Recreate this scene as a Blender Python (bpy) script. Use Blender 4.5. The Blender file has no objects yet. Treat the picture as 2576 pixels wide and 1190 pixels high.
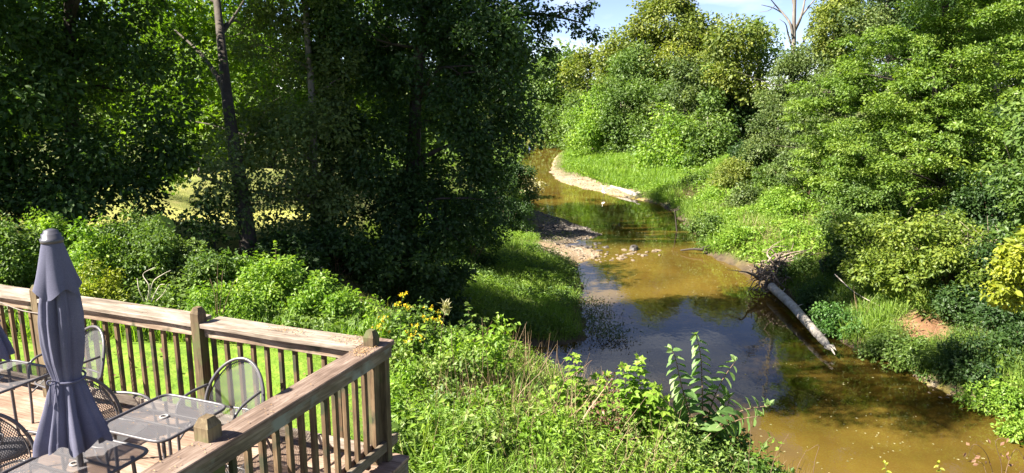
import bpy, math, random
import numpy as np
from mathutils import Vector, Matrix, Quaternion

R = math.radians
rng = np.random.default_rng(7)
random.seed(7)
scene = bpy.context.scene
COL = scene.collection

# ------------------------------------------------------------------ camera, sky, sun, exposure
F_PX, PITCH, CAM_Z = 1840.0, 11.5, 10.0          # focal length in units of a 2576-wide picture
cam_data = bpy.data.cameras.new('camera')
cam_data.sensor_width = 36.0
cam_data.lens = F_PX / 2576.0 * 36.0
cam_data.clip_start, cam_data.clip_end = 0.1, 5000
cam = bpy.data.objects.new('camera', cam_data)
COL.objects.link(cam)
cam.location = (0, 0, CAM_Z)
cam.rotation_euler = (R(90 - PITCH), 0, 0)
scene.camera = cam

SUN_ELEV, SUN_AZ = 43.0, -109.0                   # azimuth clockwise from +Y
TO_SUN = Vector((math.sin(R(SUN_AZ)) * math.cos(R(SUN_ELEV)), math.cos(R(SUN_AZ)) * math.cos(R(SUN_ELEV)), math.sin(R(SUN_ELEV))))
world = bpy.data.worlds.new('World')
scene.world = world
world.use_nodes = True
wn = world.node_tree
wn.nodes.clear()
sky = wn.nodes.new('ShaderNodeTexSky')
sky.sky_type = 'NISHITA'
sky.sun_disc = False
sky.sun_elevation = R(SUN_ELEV)
sky.sun_rotation = R(SUN_AZ)
sky.air_density, sky.dust_density, sky.ozone_density = 0.7, 0.0, 4.0
sky.altitude = 2000
bg = wn.nodes.new('ShaderNodeBackground')
bg.inputs['Strength'].default_value = 0.06
wo = wn.nodes.new('ShaderNodeOutputWorld')
tintn = wn.nodes.new('ShaderNodeMix'); tintn.data_type = 'RGBA'; tintn.blend_type = 'MULTIPLY'
tintn.inputs['Factor'].default_value = 1; tintn.inputs['B'].default_value = (1.08, .88, .84, 1)
wn.links.new(sky.outputs[0], tintn.inputs['A'])
wtc = wn.nodes.new('ShaderNodeTexCoord'); wmp = wn.nodes.new('ShaderNodeMapping'); wmp.inputs['Scale'].default_value = (1, 1, 3.5)
wnz = wn.nodes.new('ShaderNodeTexNoise'); wnz.inputs['Scale'].default_value = 5.0; wnz.inputs['Detail'].default_value = 7.0
wrp = wn.nodes.new('ShaderNodeMapRange'); wrp.inputs['From Min'].default_value = .52; wrp.inputs['From Max'].default_value = .75; wrp.inputs['To Max'].default_value = .8
cloud = wn.nodes.new('ShaderNodeMix'); cloud.data_type = 'RGBA'; cloud.inputs['B'].default_value = (6.0, 6.1, 6.3, 1)
wn.links.new(wtc.outputs['Generated'], wmp.inputs['Vector']); wn.links.new(wmp.outputs[0], wnz.inputs['Vector'])
wn.links.new(wnz.outputs['Fac'], wrp.inputs['Value']); wn.links.new(wrp.outputs[0], cloud.inputs['Factor'])
wn.links.new(tintn.outputs['Result'], cloud.inputs['A'])
wn.links.new(cloud.outputs['Result'], bg.inputs['Color'])
wn.links.new(bg.outputs[0], wo.inputs['Surface'])
sun_d = bpy.data.lights.new('sun', 'SUN')
sun_d.energy = 5.0
sun_d.angle = R(0.5)
sun_d.color = (1.0, 0.93, 0.80)
sun = bpy.data.objects.new('sun', sun_d)
COL.objects.link(sun)
sun.rotation_euler = TO_SUN.to_track_quat('Z', 'Y').to_euler()
sun.location = (-40, 20, 60)
scene.view_settings.view_transform = 'Standard'
scene.view_settings.look = 'None'
scene.view_settings.exposure = 2.15
scene.view_settings.gamma = 1.0
cy = scene.cycles
cy.max_bounces, cy.diffuse_bounces, cy.glossy_bounces = 6, 2, 2
cy.transmission_bounces, cy.transparent_max_bounces = 5, 10
cy.caustics_reflective = cy.caustics_refractive = False
cy.use_denoising = True
cy.sample_clamp_indirect = 6.0

# ------------------------------------------------------------------ placing: from the photograph's measures to the world
_c, _s = math.cos(R(PITCH)), math.sin(R(PITCH))
def ray(u, v):
    a, b = (u - 1288) / F_PX, -(v - 595) / F_PX
    return np.array([a, _c + b * _s, -_s + b * _c])
def on_z(u, v, z):
    d = ray(u, v)
    return np.array([0, 0, CAM_Z]) + d * ((z - CAM_Z) / d[2])
def at_y(u, v, y):
    d = ray(u, v)
    return np.array([0, 0, CAM_Z]) + d * (y / d[1])
def pxm(y):                                       # metres per picture unit at distance y
    return y / F_PX * 1.02
def project(P):
    P = np.asarray(P, float)
    x, y, z = P[:, 0], P[:, 1], P[:, 2] - CAM_Z
    depth = y * _c - z * _s
    up = y * _s + z * _c
    return 1288 + x / depth * F_PX, 595 - up / depth * F_PX, depth

def vnoise(x, y, seed=0):
    x = np.asarray(x, float); y = np.asarray(y, float)
    xi, yi = np.floor(x), np.floor(y)
    fx, fy = x - xi, y - yi
    fx, fy = fx * fx * (3 - 2 * fx), fy * fy * (3 - 2 * fy)
    def h(a, b):
        t = np.sin(a * 127.1 + b * 311.7 + seed * 74.7) * 43758.5453
        return t - np.floor(t)
    return (h(xi, yi) * (1 - fx) + h(xi + 1, yi) * fx) * (1 - fy) + (h(xi, yi + 1) * (1 - fx) + h(xi + 1, yi + 1) * fx) * fy

# ------------------------------------------------------------------ terrain: shoreline, bank heights
W = lambda u, v: tuple(on_z(u, v, 0)[:2])
SHORE = [(-1.8, 22.6), (1, 19.5), (3.5, 16.5), (6, 13.5), (9, 9), (13, 4), (20, -6), (30, -6), (22, 8),
         W(2700, 1120), W(2576, 1070), W(2480, 1030), W(2400, 1000), W(2330, 960), W(2260, 915), W(2200, 900), W(2130, 868), W(2100, 832),
         W(2060, 795), W(2010, 760), W(1955, 735), W(1915, 722), W(1905, 703), W(1870, 682), W(1800, 650), W(1765, 632),
         W(1772, 602), W(1740, 586), W(1718, 556), W(1690, 530), W(1655, 512), W(1610, 503), W(1560, 494), W(1470, 476), W(1405, 456), W(1382, 432),
         W(1397, 396), W(1425, 376), (12, 128), (12, 150), (0, 165), (-10, 160), (-2, 140), W(1325, 372), W(1318, 388), W(1308, 420), W(1300, 455), W(1312, 500),
         W(1335, 522), W(1370, 543), W(1410, 551), W(1465, 570), W(1512, 590), W(1490, 601), W(1452, 604), W(1466, 622), W(1520, 634), W(1500, 648),
         W(1462, 662), W(1440, 676), W(1458, 692), W(1464, 720), W(1466, 790), W(1490, 830), W(1480, 862), W(1400, 869), (0, 27.2), (-1.9, 25.2)]
SH = np.array(SHORE)
# x, y, bank height, softness of the slope
BANK = np.array([
    (-4, 6, 5.5, 2.4), (-4, 12, 5.5, 2.4), (-10, 10, 5.5, 2.4), (-20, 10, 5.5, 2.4), (0, 9, 5.4, 2.6), (2.5, 9, 5.2, 2.6), (4, 4, 5.4, 3), (-1, 13, 5.2, 2.6), (3, 2, 5.5, 3), (8, 1, 5.2, 3),
    (-10, 18, 5.5, 2.4), (-10, 24, 5.5, 2.2), (-18, 30, 5.5, 2), (-8, 30, 5.0, 2), (-6, 22, 4.8, 2.2), (-7, 25, 4.6, 2.2), (-3.6, 26.5, 3.0, 2), (-4, 20, 5.0, 2.2), (-14, 40, 5.5, 2),
    (-2, 32, 1.3, 2.2), (1, 33, .6, 2.4), (2, 29.5, .4, 2.4), (1, 38, .9, 2), (-5, 38, 2.4, 2), (1, 44, 0.8, 3), (-2, 50, 1.2, 2.5), (1, 52, 0.35, 2.5), (3, 47, 0.35, 3), (-8, 50, 3.5, 2), (-2, 60, 1.5, 2), (-7, 70, 3, 2), (-4, 90, 2.5, 2), (-6, 115, 3, 2), (-25, 60, 5.5, 2), (-30, 110, 5.5, 2),
    (16.5, 22, 1.3, 2.5), (17, 26, 1.6, 2.2), (16, 31, 1.8, 2), (15.5, 36, 1.7, 1.8), (20, 30, 3, 2), (25, 36, 4, 2), (22, 22, 2.5, 2), (28, 20, 4, 2), (14.5, 42, 1.6, 1.6), (15, 50, 1.8, 1.6), (20, 50, 3, 2), (16, 58, 1.6, 2), (22, 65, 3.5, 2), (14, 70, 0.9, 4), (9, 78, 0.6, 5), (8, 88, 0.7, 4), (10, 100, 1.0, 2), (16, 85, 2, 3), (25, 100, 4, 2), (14, 125, 2.5, 2), (18, 150, 3, 2), (5, 175, 3, 2), (-8, 175, 3, 2), (45, 50, 6, 2), (50, 110, 6, 2)])
def shore_dist(x, y):
    """signed distance to the shoreline: positive on land."""
    x = np.asarray(x, float).ravel(); y = np.asarray(y, float).ravel()
    best = np.full(x.shape, 1e9); inside = np.zeros(x.shape, bool)
    n = len(SH)
    for i in range(n):
        ax, ay = SH[i]; bx, by = SH[(i + 1) % n]
        dx, dy = bx - ax, by - ay
        t = np.clip(((x - ax) * dx + (y - ay) * dy) / (dx * dx + dy * dy + 1e-9), 0, 1)
        best = np.minimum(best, (x - ax - t * dx) ** 2 + (y - ay - t * dy) ** 2)
        cond = ((ay > y) != (by > y)) & (x < (bx - ax) * (y - ay) / (by - ay + 1e-12) + ax)
        inside ^= cond
    d = np.sqrt(best)
    return np.where(inside, -d, d)
POOL = [W(1352, 574), W(1405, 582), W(1440, 614)]
def ground(x, y):
    x = np.asarray(x, float); y = np.asarray(y, float)
    shp = x.shape
    x = x.ravel(); y = y.ravel()
    d = shore_dist(x, y) + (vnoise(x * 1.3, y * 1.3, 5) - .5) * .5 + (vnoise(x * 4, y * 4, 8) - .5) * .14
    num = np.zeros(x.shape); den = np.zeros(x.shape); ll = np.zeros(x.shape)
    for bx, by, h, L in BANK:
        w = 1.0 / (((x - bx) ** 2 + (y - by) ** 2) + 1.5) ** 1.7
        num += w * h; den += w; ll += w * L
    hb = num / den; L = ll / den
    land = hb * (1 - np.exp(-np.maximum(d, 0) / L)) + np.minimum(np.maximum(d, 0), 1) * ((vnoise(x * .6, y * .6, 2) - .5) * .35 + (vnoise(x * 2.2, y * 2.2, 3) - .5) * .12)
    deck = (x < 2) & (y < 14)
    dep = 0.75 - 0.62 * np.exp(-((y - 42.5) / 3.2) ** 2) - .45 * np.exp(-((y - 54) / 2) ** 2)
    bed = -0.03 - dep * (1 - np.exp(np.minimum(d, 0) / 2.2))
    z = np.where(d > 0, land, bed)
    for px_, py_ in POOL:
        e = ((x - px_) / 1.5) ** 2 + ((y - py_) / 1.2) ** 2
        z = np.where(e < 1, np.minimum(z, -0.06 + .3 * e), z)
    return z.reshape(shp)
def gz(x, y):
    return float(ground(np.array([x]), np.array([y]))[0])
def on_ground(u, v):
    d = ray(u, v)
    t = np.linspace(4, 200, 1600)
    P = np.array([0, 0, CAM_Z]) + d[None, :] * t[:, None]
    below = np.nonzero(P[:, 2] < ground(P[:, 0], P[:, 1]))[0]
    return P[below[0]] if len(below) else P[-1]

# ------------------------------------------------------------------ mesh helpers
class Geo:
    """collects vertices and quads (numpy) for ONE mesh object"""
    def __init__(self):
        self.v, self.f, self.t, self.n, self.uv = [], [], [], 0, []
    def add(self, V, F, tint=None):
        V = np.asarray(V, float).reshape(-1, 3); F = np.asarray(F, int)
        if F.ndim == 2 and F.shape[1] == 3:
            F = np.column_stack([F, F[:, 2]])
        self.v.append(V); self.f.append(F + self.n); self.n += len(V)
        self.t.append(np.full(len(F), .5) if tint is None else np.broadcast_to(tint, (len(F),)))
        return self
    def build(self, name, mat, parent=None, smooth=False, loc=None, rotz=0):
        V = np.concatenate(self.v); F = np.concatenate(self.f); T = np.concatenate(self.t)
        tri = F[:, 2] == F[:, 3]
        order = np.argsort(tri, kind='stable')
        F, T, tri = F[order], T[order], tri[order]
        nq = int((~tri).sum())
        loops = np.concatenate([F[:nq].ravel(), F[nq:, :3].ravel()])
        tot = np.where(tri, 3, 4)
        start = np.concatenate([[0], np.cumsum(tot)[:-1]])
        me = bpy.data.meshes.new(name)
        me.vertices.add(len(V)); me.vertices.foreach_set('co', V.astype(np.float32).ravel())
        me.loops.add(len(loops)); me.loops.foreach_set('vertex_index', loops.astype(np.int32))
        me.polygons.add(len(F)); me.polygons.foreach_set('loop_start', start.astype(np.int32))
        try:
            me.polygons.foreach_set('loop_total', tot.astype(np.int32))
        except Exception:
            pass
        me.polygons.foreach_set('use_smooth', np.full(len(F), smooth))
        at = me.attributes.new('tint', 'FLOAT', 'FACE'); at.data.foreach_set('value', T.astype(np.float32))
        me.update(calc_edges=True)
        me.materials.append(mat)
        o = bpy.data.objects.new(name, me)
        COL.objects.link(o)
        if parent: o.parent = parent
        if loc is not None: o.location = loc
        o.rotation_euler.z = rotz
        return o
    def box(self, x0, x1, y0, y1, z0, z1, bev=0.0, tint=None):
        if bev <= 0:
            V = [(x, y, z) for z in (z0, z1) for y in (y0, y1) for x in (x0, x1)]
            F = [(0, 2, 3, 1), (4, 5, 7, 6), (0, 1, 5, 4), (2, 6, 7, 3), (0, 4, 6, 2), (1, 3, 7, 5)]
            return self.add(V, F, tint)
        b = bev; V = []; F = []
        # chamfered box: 24 vertices
        idx = {}
        for ax in range(3):
            for sx in (0, 1):
                for sy in (0, 1):
                    for sz in (0, 1):
                        p = [(x0 + b, x1 - b)[sx], (y0 + b, y1 - b)[sy], (z0 + b, z1 - b)[sz]]
                        p[ax] = ((x0, x1), (y0, y1), (z0, z1))[ax][(sx, sy, sz)[ax]]
                        idx[(ax, sx, sy, sz)] = len(V); V.append(p)
        for ax in range(3):
            for s in (0, 1):
                q = []
                for a, c in ((0, 0), (1, 0), (1, 1), (0, 1)):
                    k = [0, 0, 0]; k[ax] = s; k[(ax + 1) % 3] = a; k[(ax + 2) % 3] = c
                    q.append(idx[(ax, *k)])
                F.append(q if s else q[::-1])
        for ax in range(3):
            o1, o2 = (ax + 1) % 3, (ax + 2) % 3
            for s1 in (0, 1):
                for s2 in (0, 1):
                    k0 = [0, 0, 0]; k0[o1] = s1; k0[o2] = s2; k1 = list(k0); k1[ax] = 1
                    F.append((idx[(o1, *k0)], idx[(o1, *k1)], idx[(o2, *k1)], idx[(o2, *k0)]))
        for s in range(8):
            k = (s & 1, s >> 1 & 1, s >> 2 & 1)
            F.append((idx[(0, *k)], idx[(1, *k)], idx[(2, *k)], idx[(2, *k)]))
        return self.add(V, F, tint)
    def tube(self, P, rad, n=6, cap=True, tint=None):
        P = np.asarray(P, float); m = len(P)
        rad = np.broadcast_to(rad, (m,))
        T = np.gradient(P, axis=0); T /= np.linalg.norm(T, axis=1)[:, None] + 1e-9
        ref = np.array([0, 0, 1.0]) if abs(T[0][2]) < .9 else np.array([1.0, 0, 0])
        V = []
        a = np.linspace(0, 2 * math.pi, n, endpoint=False)
        for i in range(m):
            u = np.cross(T[i], ref); u /= np.linalg.norm(u) + 1e-9
            w = np.cross(u, T[i]); ref = w
            V.append(P[i] + rad[i] * (np.cos(a)[:, None] * u + np.sin(a)[:, None] * w))
        V = np.concatenate(V)
        i, j = np.meshgrid(np.arange(m - 1), np.arange(n), indexing='ij')
        i, j = i.ravel(), j.ravel(); j2 = (j + 1) % n
        F = np.column_stack([i * n + j, i * n + j2, (i + 1) * n + j2, (i + 1) * n + j])
        if cap:
            V = np.concatenate([V, P[:1], P[-1:]])
            k = np.arange(n); k2 = (k + 1) % n
            F = np.concatenate([F, np.column_stack([k2, k, np.full(n, m * n), np.full(n, m * n)]),
                                np.column_stack([(m - 1) * n + k, (m - 1) * n + k2, np.full(n, m * n + 1), np.full(n, m * n + 1)])])
        return self.add(V, F, tint)
    def grid(self, fn, nu, nv, tint=None, closed=False):
        u = np.linspace(0, 1, nu); v = np.linspace(0, 1, nv)
        V = np.array([fn(a, b) for b in v for a in u])
        i, j = np.meshgrid(np.arange(nv - 1), np.arange(nu - 1), indexing='ij'); i, j = i.ravel(), j.ravel()
        return self.add(V, np.column_stack([i * nu + j, i * nu + j + 1, (i + 1) * nu + j + 1, (i + 1) * nu + j]), tint)

def smooth_path(P, n):
    """Catmull-Rom through P"""
    P = np.asarray(P, float)
    Q = np.concatenate([[2 * P[0] - P[1]], P, [2 * P[-1] - P[-2]]])
    out = []
    for t in np.linspace(0, len(P) - 1 - 1e-6, n):
        i = int(t); f = t - i
        a, b, c, d = Q[i], Q[i + 1], Q[i + 2], Q[i + 3]
        out.append(.5 * ((2 * b) + (-a + c) * f + (2 * a - 5 * b + 4 * c - d) * f * f + (-a + 3 * b - 3 * c + d) * f ** 3))
    return np.array(out)

def tag(o, label=None, cat=None, group=None, kind=None):
    if label: o['label'] = label
    if cat: o['category'] = cat
    if group: o['group'] = group
    if kind: o['kind'] = kind
    return o
def thing(name, loc, label, cat, group=None, rotz=0):
    o = bpy.data.objects.new(name, None)
    COL.objects.link(o)
    o.location = loc; o.rotation_euler.z = rotz; o.empty_display_size = .2
    return tag(o, label, cat, group)
def copy_tree(o, parent=None):
    c = o.copy(); COL.objects.link(c)
    if parent: c.parent = parent
    for ch in list(o.children): copy_tree(ch, c)
    return c

# leaf templates: (vertices along length x, width y, normal z), faces
def unit(a):
    return a / (np.linalg.norm(a, axis=-1, keepdims=True) + 1e-9)
TPL = {}
TPL['leaf'] = (np.array([(0, 0, 0), (.45, .3, .07), (1, 0, -.06), (.45, -.3, .07)]), np.array([(0, 3, 2, 1)]))
TPL['narrow'] = (np.array([(0, 0, 0), (.4, .13, .04), (1, 0, -.12), (.4, -.13, .04)]), np.array([(0, 3, 2, 1)]))
_v, _f = [], []
for i, t in enumerate((0, .2, .45, .75, 1.0)):
    w = (.02, .24, .31, .2, .0)[i]; z = -.22 * t * t
    _v += [(t, w, z + .10 * (w > .1)), (t, 0, z), (t, -w, z + .10 * (w > .1))]
for i in range(4):
    a = i * 3
    _f += [(a, a + 1, a + 4, a + 3), (a + 1, a + 2, a + 5, a + 4)]
TPL['ovate'] = (np.array(_v), np.array(_f))
_v, _f = [(0, 0, 0), (.38, 0, .02)], []
for k, (ang, L) in enumerate(((-125, .45), (-62, .62), (0, .68), (62, .62), (125, .45))):
    a = R(ang); c0 = np.array((.38, 0, 0)); d = np.array((math.cos(a), math.sin(a), 0)); s_ = np.array((-d[1], d[0], 0))
    i = len(_v)
    _v += [tuple(c0 + d * L * .5 - s_ * .2 + (0, 0, .03)), tuple(c0 + d * L + (0, 0, -.1)), tuple(c0 + d * L * .5 + s_ * .2 + (0, 0, .03))]
    _f.append((1, i, i + 1, i + 2))
TPL['lobed'] = (np.array(_v), np.array(_f))
TPL['blade'] = (np.array([(0, .018, 0), (0, -.018, 0), (.5, .016, .0), (.5, -.016, .0), (.82, .01, -.06), (.82, -.01, -.06), (1, 0, -.2), (1, 0.001, -.2)]), np.array([(0, 1, 3, 2), (2, 3, 5, 4), (4, 5, 7, 6)]))
TPL['straw'] = (np.array([(0, .005, 0), (0, -.005, 0), (.5, .004, .0), (.5, -.004, .0), (1, .001, -.1), (1, -.001, -.1)]), np.array([(0, 1, 3, 2), (2, 3, 5, 4)]))
TPL['pebble'] = (np.array([(-.5, 0, .0), (0, .38, .02), (.5, .05, 0), (0, -.38, 0), (.08, .05, .26), (-.15, -.08, .24)]), np.array([(0, 3, 5, 5), (3, 2, 4, 5), (2, 1, 4, 4), (1, 0, 5, 4)]))
_v, _f = [], []
for i in range(8):
    x = .12 + .88 * i / 8.0
    L = .2 * (1 - .5 * abs(i - 3.5) / 4); z0 = -.25 * x * x
    for sgn in (1, -1):
        k = len(_v)
        _v += [(x, 0, z0), (x + .05 + .02, sgn * L * .55, z0 + .02), (x + .06, sgn * L, z0 - .04), (x - .015, sgn * L * .55, z0 + .02)]
        _f.append((k, k + 1, k + 2, k + 3) if sgn < 0 else (k, k + 3, k + 2, k + 1))
TPL['pinnate'] = (np.array(_v), np.array(_f))

def stamp(geo, tpl, P, D, N, S, tint):
    """one leaf of template tpl per point P, pointing along D, facing N, of length S"""
    TV, TF = TPL[tpl]
    D = unit(D); N = N - (N * D).sum(1, keepdims=True) * D; N = unit(N); B = np.cross(N, D)
    n, k = len(P), len(TV)
    S = np.broadcast_to(S, (n,))
    V = P[:, None, :] + S[:, None, None] * (TV[None, :, 0:1] * D[:, None, :] + TV[None, :, 1:2] * B[:, None, :] + TV[None, :, 2:3] * N[:, None, :])
    F = (TF[None] + (np.arange(n) * k)[:, None, None]).reshape(-1, 4)
    geo.add(V.reshape(-1, 3), F, np.repeat(np.broadcast_to(tint, (n,)), len(TF)))
def rand_dir(n):
    return unit(rng.normal(size=(n, 3)))

# ------------------------------------------------------------------ materials
def new_mat(name):
    m = bpy.data.materials.new(name); m.use_nodes = True
    nt = m.node_tree; nt.nodes.clear()
    out = nt.nodes.new('ShaderNodeOutputMaterial')
    return m, nt, out
def node(nt, kind, **kw):
    n = nt.nodes.new(kind)
    for k, v in kw.items():
        if k.startswith('i_'):
            key = k[2:]
            n.inputs[int(key) if key.isdigit() else key].default_value = v
        else:
            setattr(n, k, v)
    return n
def ramp(nt, stops, fac):
    r = nt.nodes.new('ShaderNodeValToRGB')
    el = r.color_ramp.elements
    while len(el) < len(stops): el.new(.5)
    for e, (p, c) in zip(el, stops):
        e.position = p; e.color = (*c, 1)
    nt.links.new(fac, r.inputs['Fac'])
    return r.outputs['Color']
def leaf_mat(name, c0, c1, c2, transl=.38, gloss=.02, tr_gain=(1.5, 1.6, .6)):
    m, nt, out = new_mat(name)
    at = node(nt, 'ShaderNodeAttribute', attribute_name='tint')
    col = ramp(nt, [(0, c0), (.5, c1), (1, c2)], at.outputs['Fac'])
    dif = node(nt, 'ShaderNodeBsdfDiffuse')
    nt.links.new(col, dif.inputs['Color'])
    mul = node(nt, 'ShaderNodeMix', data_type='RGBA', blend_type='MULTIPLY')
    mul.inputs['Factor'].default_value = 1
    nt.links.new(col, mul.inputs['A']); mul.inputs['B'].default_value = (*tr_gain, 1)
    tr = node(nt, 'ShaderNodeBsdfTranslucent')
    nt.links.new(mul.outputs['Result'], tr.inputs['Color'])
    mx = node(nt, 'ShaderNodeMixShader', i_Fac=transl)
    nt.links.new(dif.outputs[0], mx.inputs[1]); nt.links.new(tr.outputs[0], mx.inputs[2])
    gl = node(nt, 'ShaderNodeBsdfGlossy', i_Roughness=.5)
    gl.inputs['Color'].default_value = (1, 1, 1, 1)
    m2 = node(nt, 'ShaderNodeMixShader', i_Fac=gloss)
    nt.links.new(mx.outputs[0], m2.inputs[1]); nt.links.new(gl.outputs[0], m2.inputs[2])
    nt.links.new(m2.outputs[0], out.inputs['Surface'])
    return m
LM = {
    'dark': leaf_mat('leaves_dark', (.020, .048, .013), (.040, .085, .020), (.085, .145, .034), .4, .02),  # in the right-bank hollow this colour stands in for shade
    'grey': leaf_mat('leaves_grey_green', (.05, .085, .024), (.09, .135, .036), (.16, .20, .055), .3, .02),
    'syc': leaf_mat('leaves_sycamore', (.07, .14, .012), (.11, .19, .016), (.16, .24, .02), .5, .02),
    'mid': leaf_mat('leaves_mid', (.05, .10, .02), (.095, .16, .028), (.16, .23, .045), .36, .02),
    'far': leaf_mat('leaves_far', (.065, .12, .03), (.11, .18, .04), (.18, .25, .06), .36, .02),
    'olive': leaf_mat('leaves_olive', (.09, .13, .025), (.15, .19, .03), (.25, .26, .045), .36, .02),
    'locust': leaf_mat('leaves_locust', (.08, .15, .024), (.14, .22, .032), (.22, .29, .045), .4, .02),
    'maple': leaf_mat('leaves_maple', (.08, .13, .02), (.14, .20, .028), (.25, .29, .04), .4, .02),
    'yellow': leaf_mat('leaves_yellow_green', (.13, .17, .02), (.22, .26, .025), (.33, .34, .03), .4, .02),
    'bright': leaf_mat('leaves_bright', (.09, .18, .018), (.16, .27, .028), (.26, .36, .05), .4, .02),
    'pale': leaf_mat('leaves_pale', (.22, .21, .10), (.32, .30, .16), (.42, .38, .22), .3, .02),
    'grass': leaf_mat('grass_blades', (.09, .17, .02), (.16, .26, .03), (.27, .34, .08), .35, .02),
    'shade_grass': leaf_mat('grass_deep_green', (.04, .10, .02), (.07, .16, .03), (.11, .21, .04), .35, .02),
    'weeds': leaf_mat('weeds_mixed', (.09, .16, .03), (.15, .23, .04), (.26, .30, .10), .35, .02),
    'dry': leaf_mat('dry_stems', (.14, .09, .05), (.22, .15, .09), (.35, .26, .16), .1, .02),
    'lawn': leaf_mat('lawn_blades', (.08, .17, .02), (.15, .27, .025), (.26, .36, .05), .35, .02),
    'pale_grass': leaf_mat('pale_grass', (.24, .27, .07), (.34, .34, .11), (.44, .42, .18), .3, .02),
    'pebbles': leaf_mat('pebbles_tan', (.08, .06, .04), (.17, .125, .085), (.30, .24, .175), .0, .02),
    'dark_pebbles': leaf_mat('pebbles_dark', (.035, .03, .026), (.075, .065, .055), (.17, .145, .12), .0, .03),
    'flower': leaf_mat('yellow_flowers', (.55, .38, .01), (.70, .50, .02), (.80, .60, .03), .2, .02, (1, 1, 1)),
    'tall': leaf_mat('leaves_tall_shrub', (.06, .13, .035), (.11, .20, .055), (.22, .31, .11), .4, .02),
    'redbrown': leaf_mat('dead_leaves', (.10, .045, .03), (.16, .08, .05), (.22, .13, .08), .15, .02),
}
def bark_mat(name, c0, c1, scale=6, stretch=.25):
    m, nt, out = new_mat(name)
    tc = node(nt, 'ShaderNodeTexCoord')
    mp = node(nt, 'ShaderNodeMapping'); mp.inputs['Scale'].default_value = (1, 1, stretch)
    nt.links.new(tc.outputs['Object'], mp.inputs['Vector'])
    nz = node(nt, 'ShaderNodeTexNoise', i_Scale=scale, i_Detail=6.0, i_Roughness=.65)
    nt.links.new(mp.outputs[0], nz.inputs['Vector'])
    col = ramp(nt, [(.3, c0), (.7, c1)], nz.outputs['Fac'])
    bs = node(nt, 'ShaderNodeBsdfPrincipled', i_Roughness=.85)
    nt.links.new(col, bs.inputs['Base Color'])
    bp = node(nt, 'ShaderNodeBump', i_Strength=.6, i_Distance=.04)
    nt.links.new(nz.outputs['Fac'], bp.inputs['Height']); nt.links.new(bp.outputs[0], bs.inputs['Normal'])
    nt.links.new(bs.outputs[0], out.inputs['Surface'])
    return m
BM = {
    'dark': bark_mat('bark_dark', (.025, .018, .014), (.07, .055, .042)),
    'grey': bark_mat('bark_grey', (.10, .085, .07), (.24, .21, .18)),
    'pale': bark_mat('bark_pale', (.16, .14, .11), (.50, .46, .38), 3),
    'bleached': bark_mat('bleached_wood', (.22, .18, .14), (.55, .49, .42), 5, .4),
    'brown': bark_mat('stem_brown', (.09, .05, .03), (.22, .14, .09), 20),
    'green': bark_mat('stem_green', (.10, .14, .04), (.18, .20, .08), 20),
    'log': bark_mat('weathered_log', (.18, .155, .13), (.52, .48, .43), 3.2, 1.0),
    'root': bark_mat('root_wood', (.12, .085, .06), (.34, .27, .21), 9),
}
def plain_mat(name, c, rough=.5, metal=0.0, noise=.0, nscale=20, spec=.5):
    m, nt, out = new_mat(name)
    bs = node(nt, 'ShaderNodeBsdfPrincipled', i_Roughness=rough, i_Metallic=metal)
    bs.inputs['Specular IOR Level'].default_value = spec
    if noise:
        tc = node(nt, 'ShaderNodeTexCoord'); nz = node(nt, 'ShaderNodeTexNoise', i_Scale=nscale, i_Detail=5.0)
        nt.links.new(tc.outputs['Object'], nz.inputs['Vector'])
        nt.links.new(ramp(nt, [(.25, tuple(x * (1 - noise) for x in c)), (.75, tuple(min(1, x * (1 + noise)) for x in c))], nz.outputs['Fac']), bs.inputs['Base Color'])
    else:
        bs.inputs['Base Color'].default_value = (*c, 1)
    nt.links.new(bs.outputs[0], out.inputs['Surface'])
    return m
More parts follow.
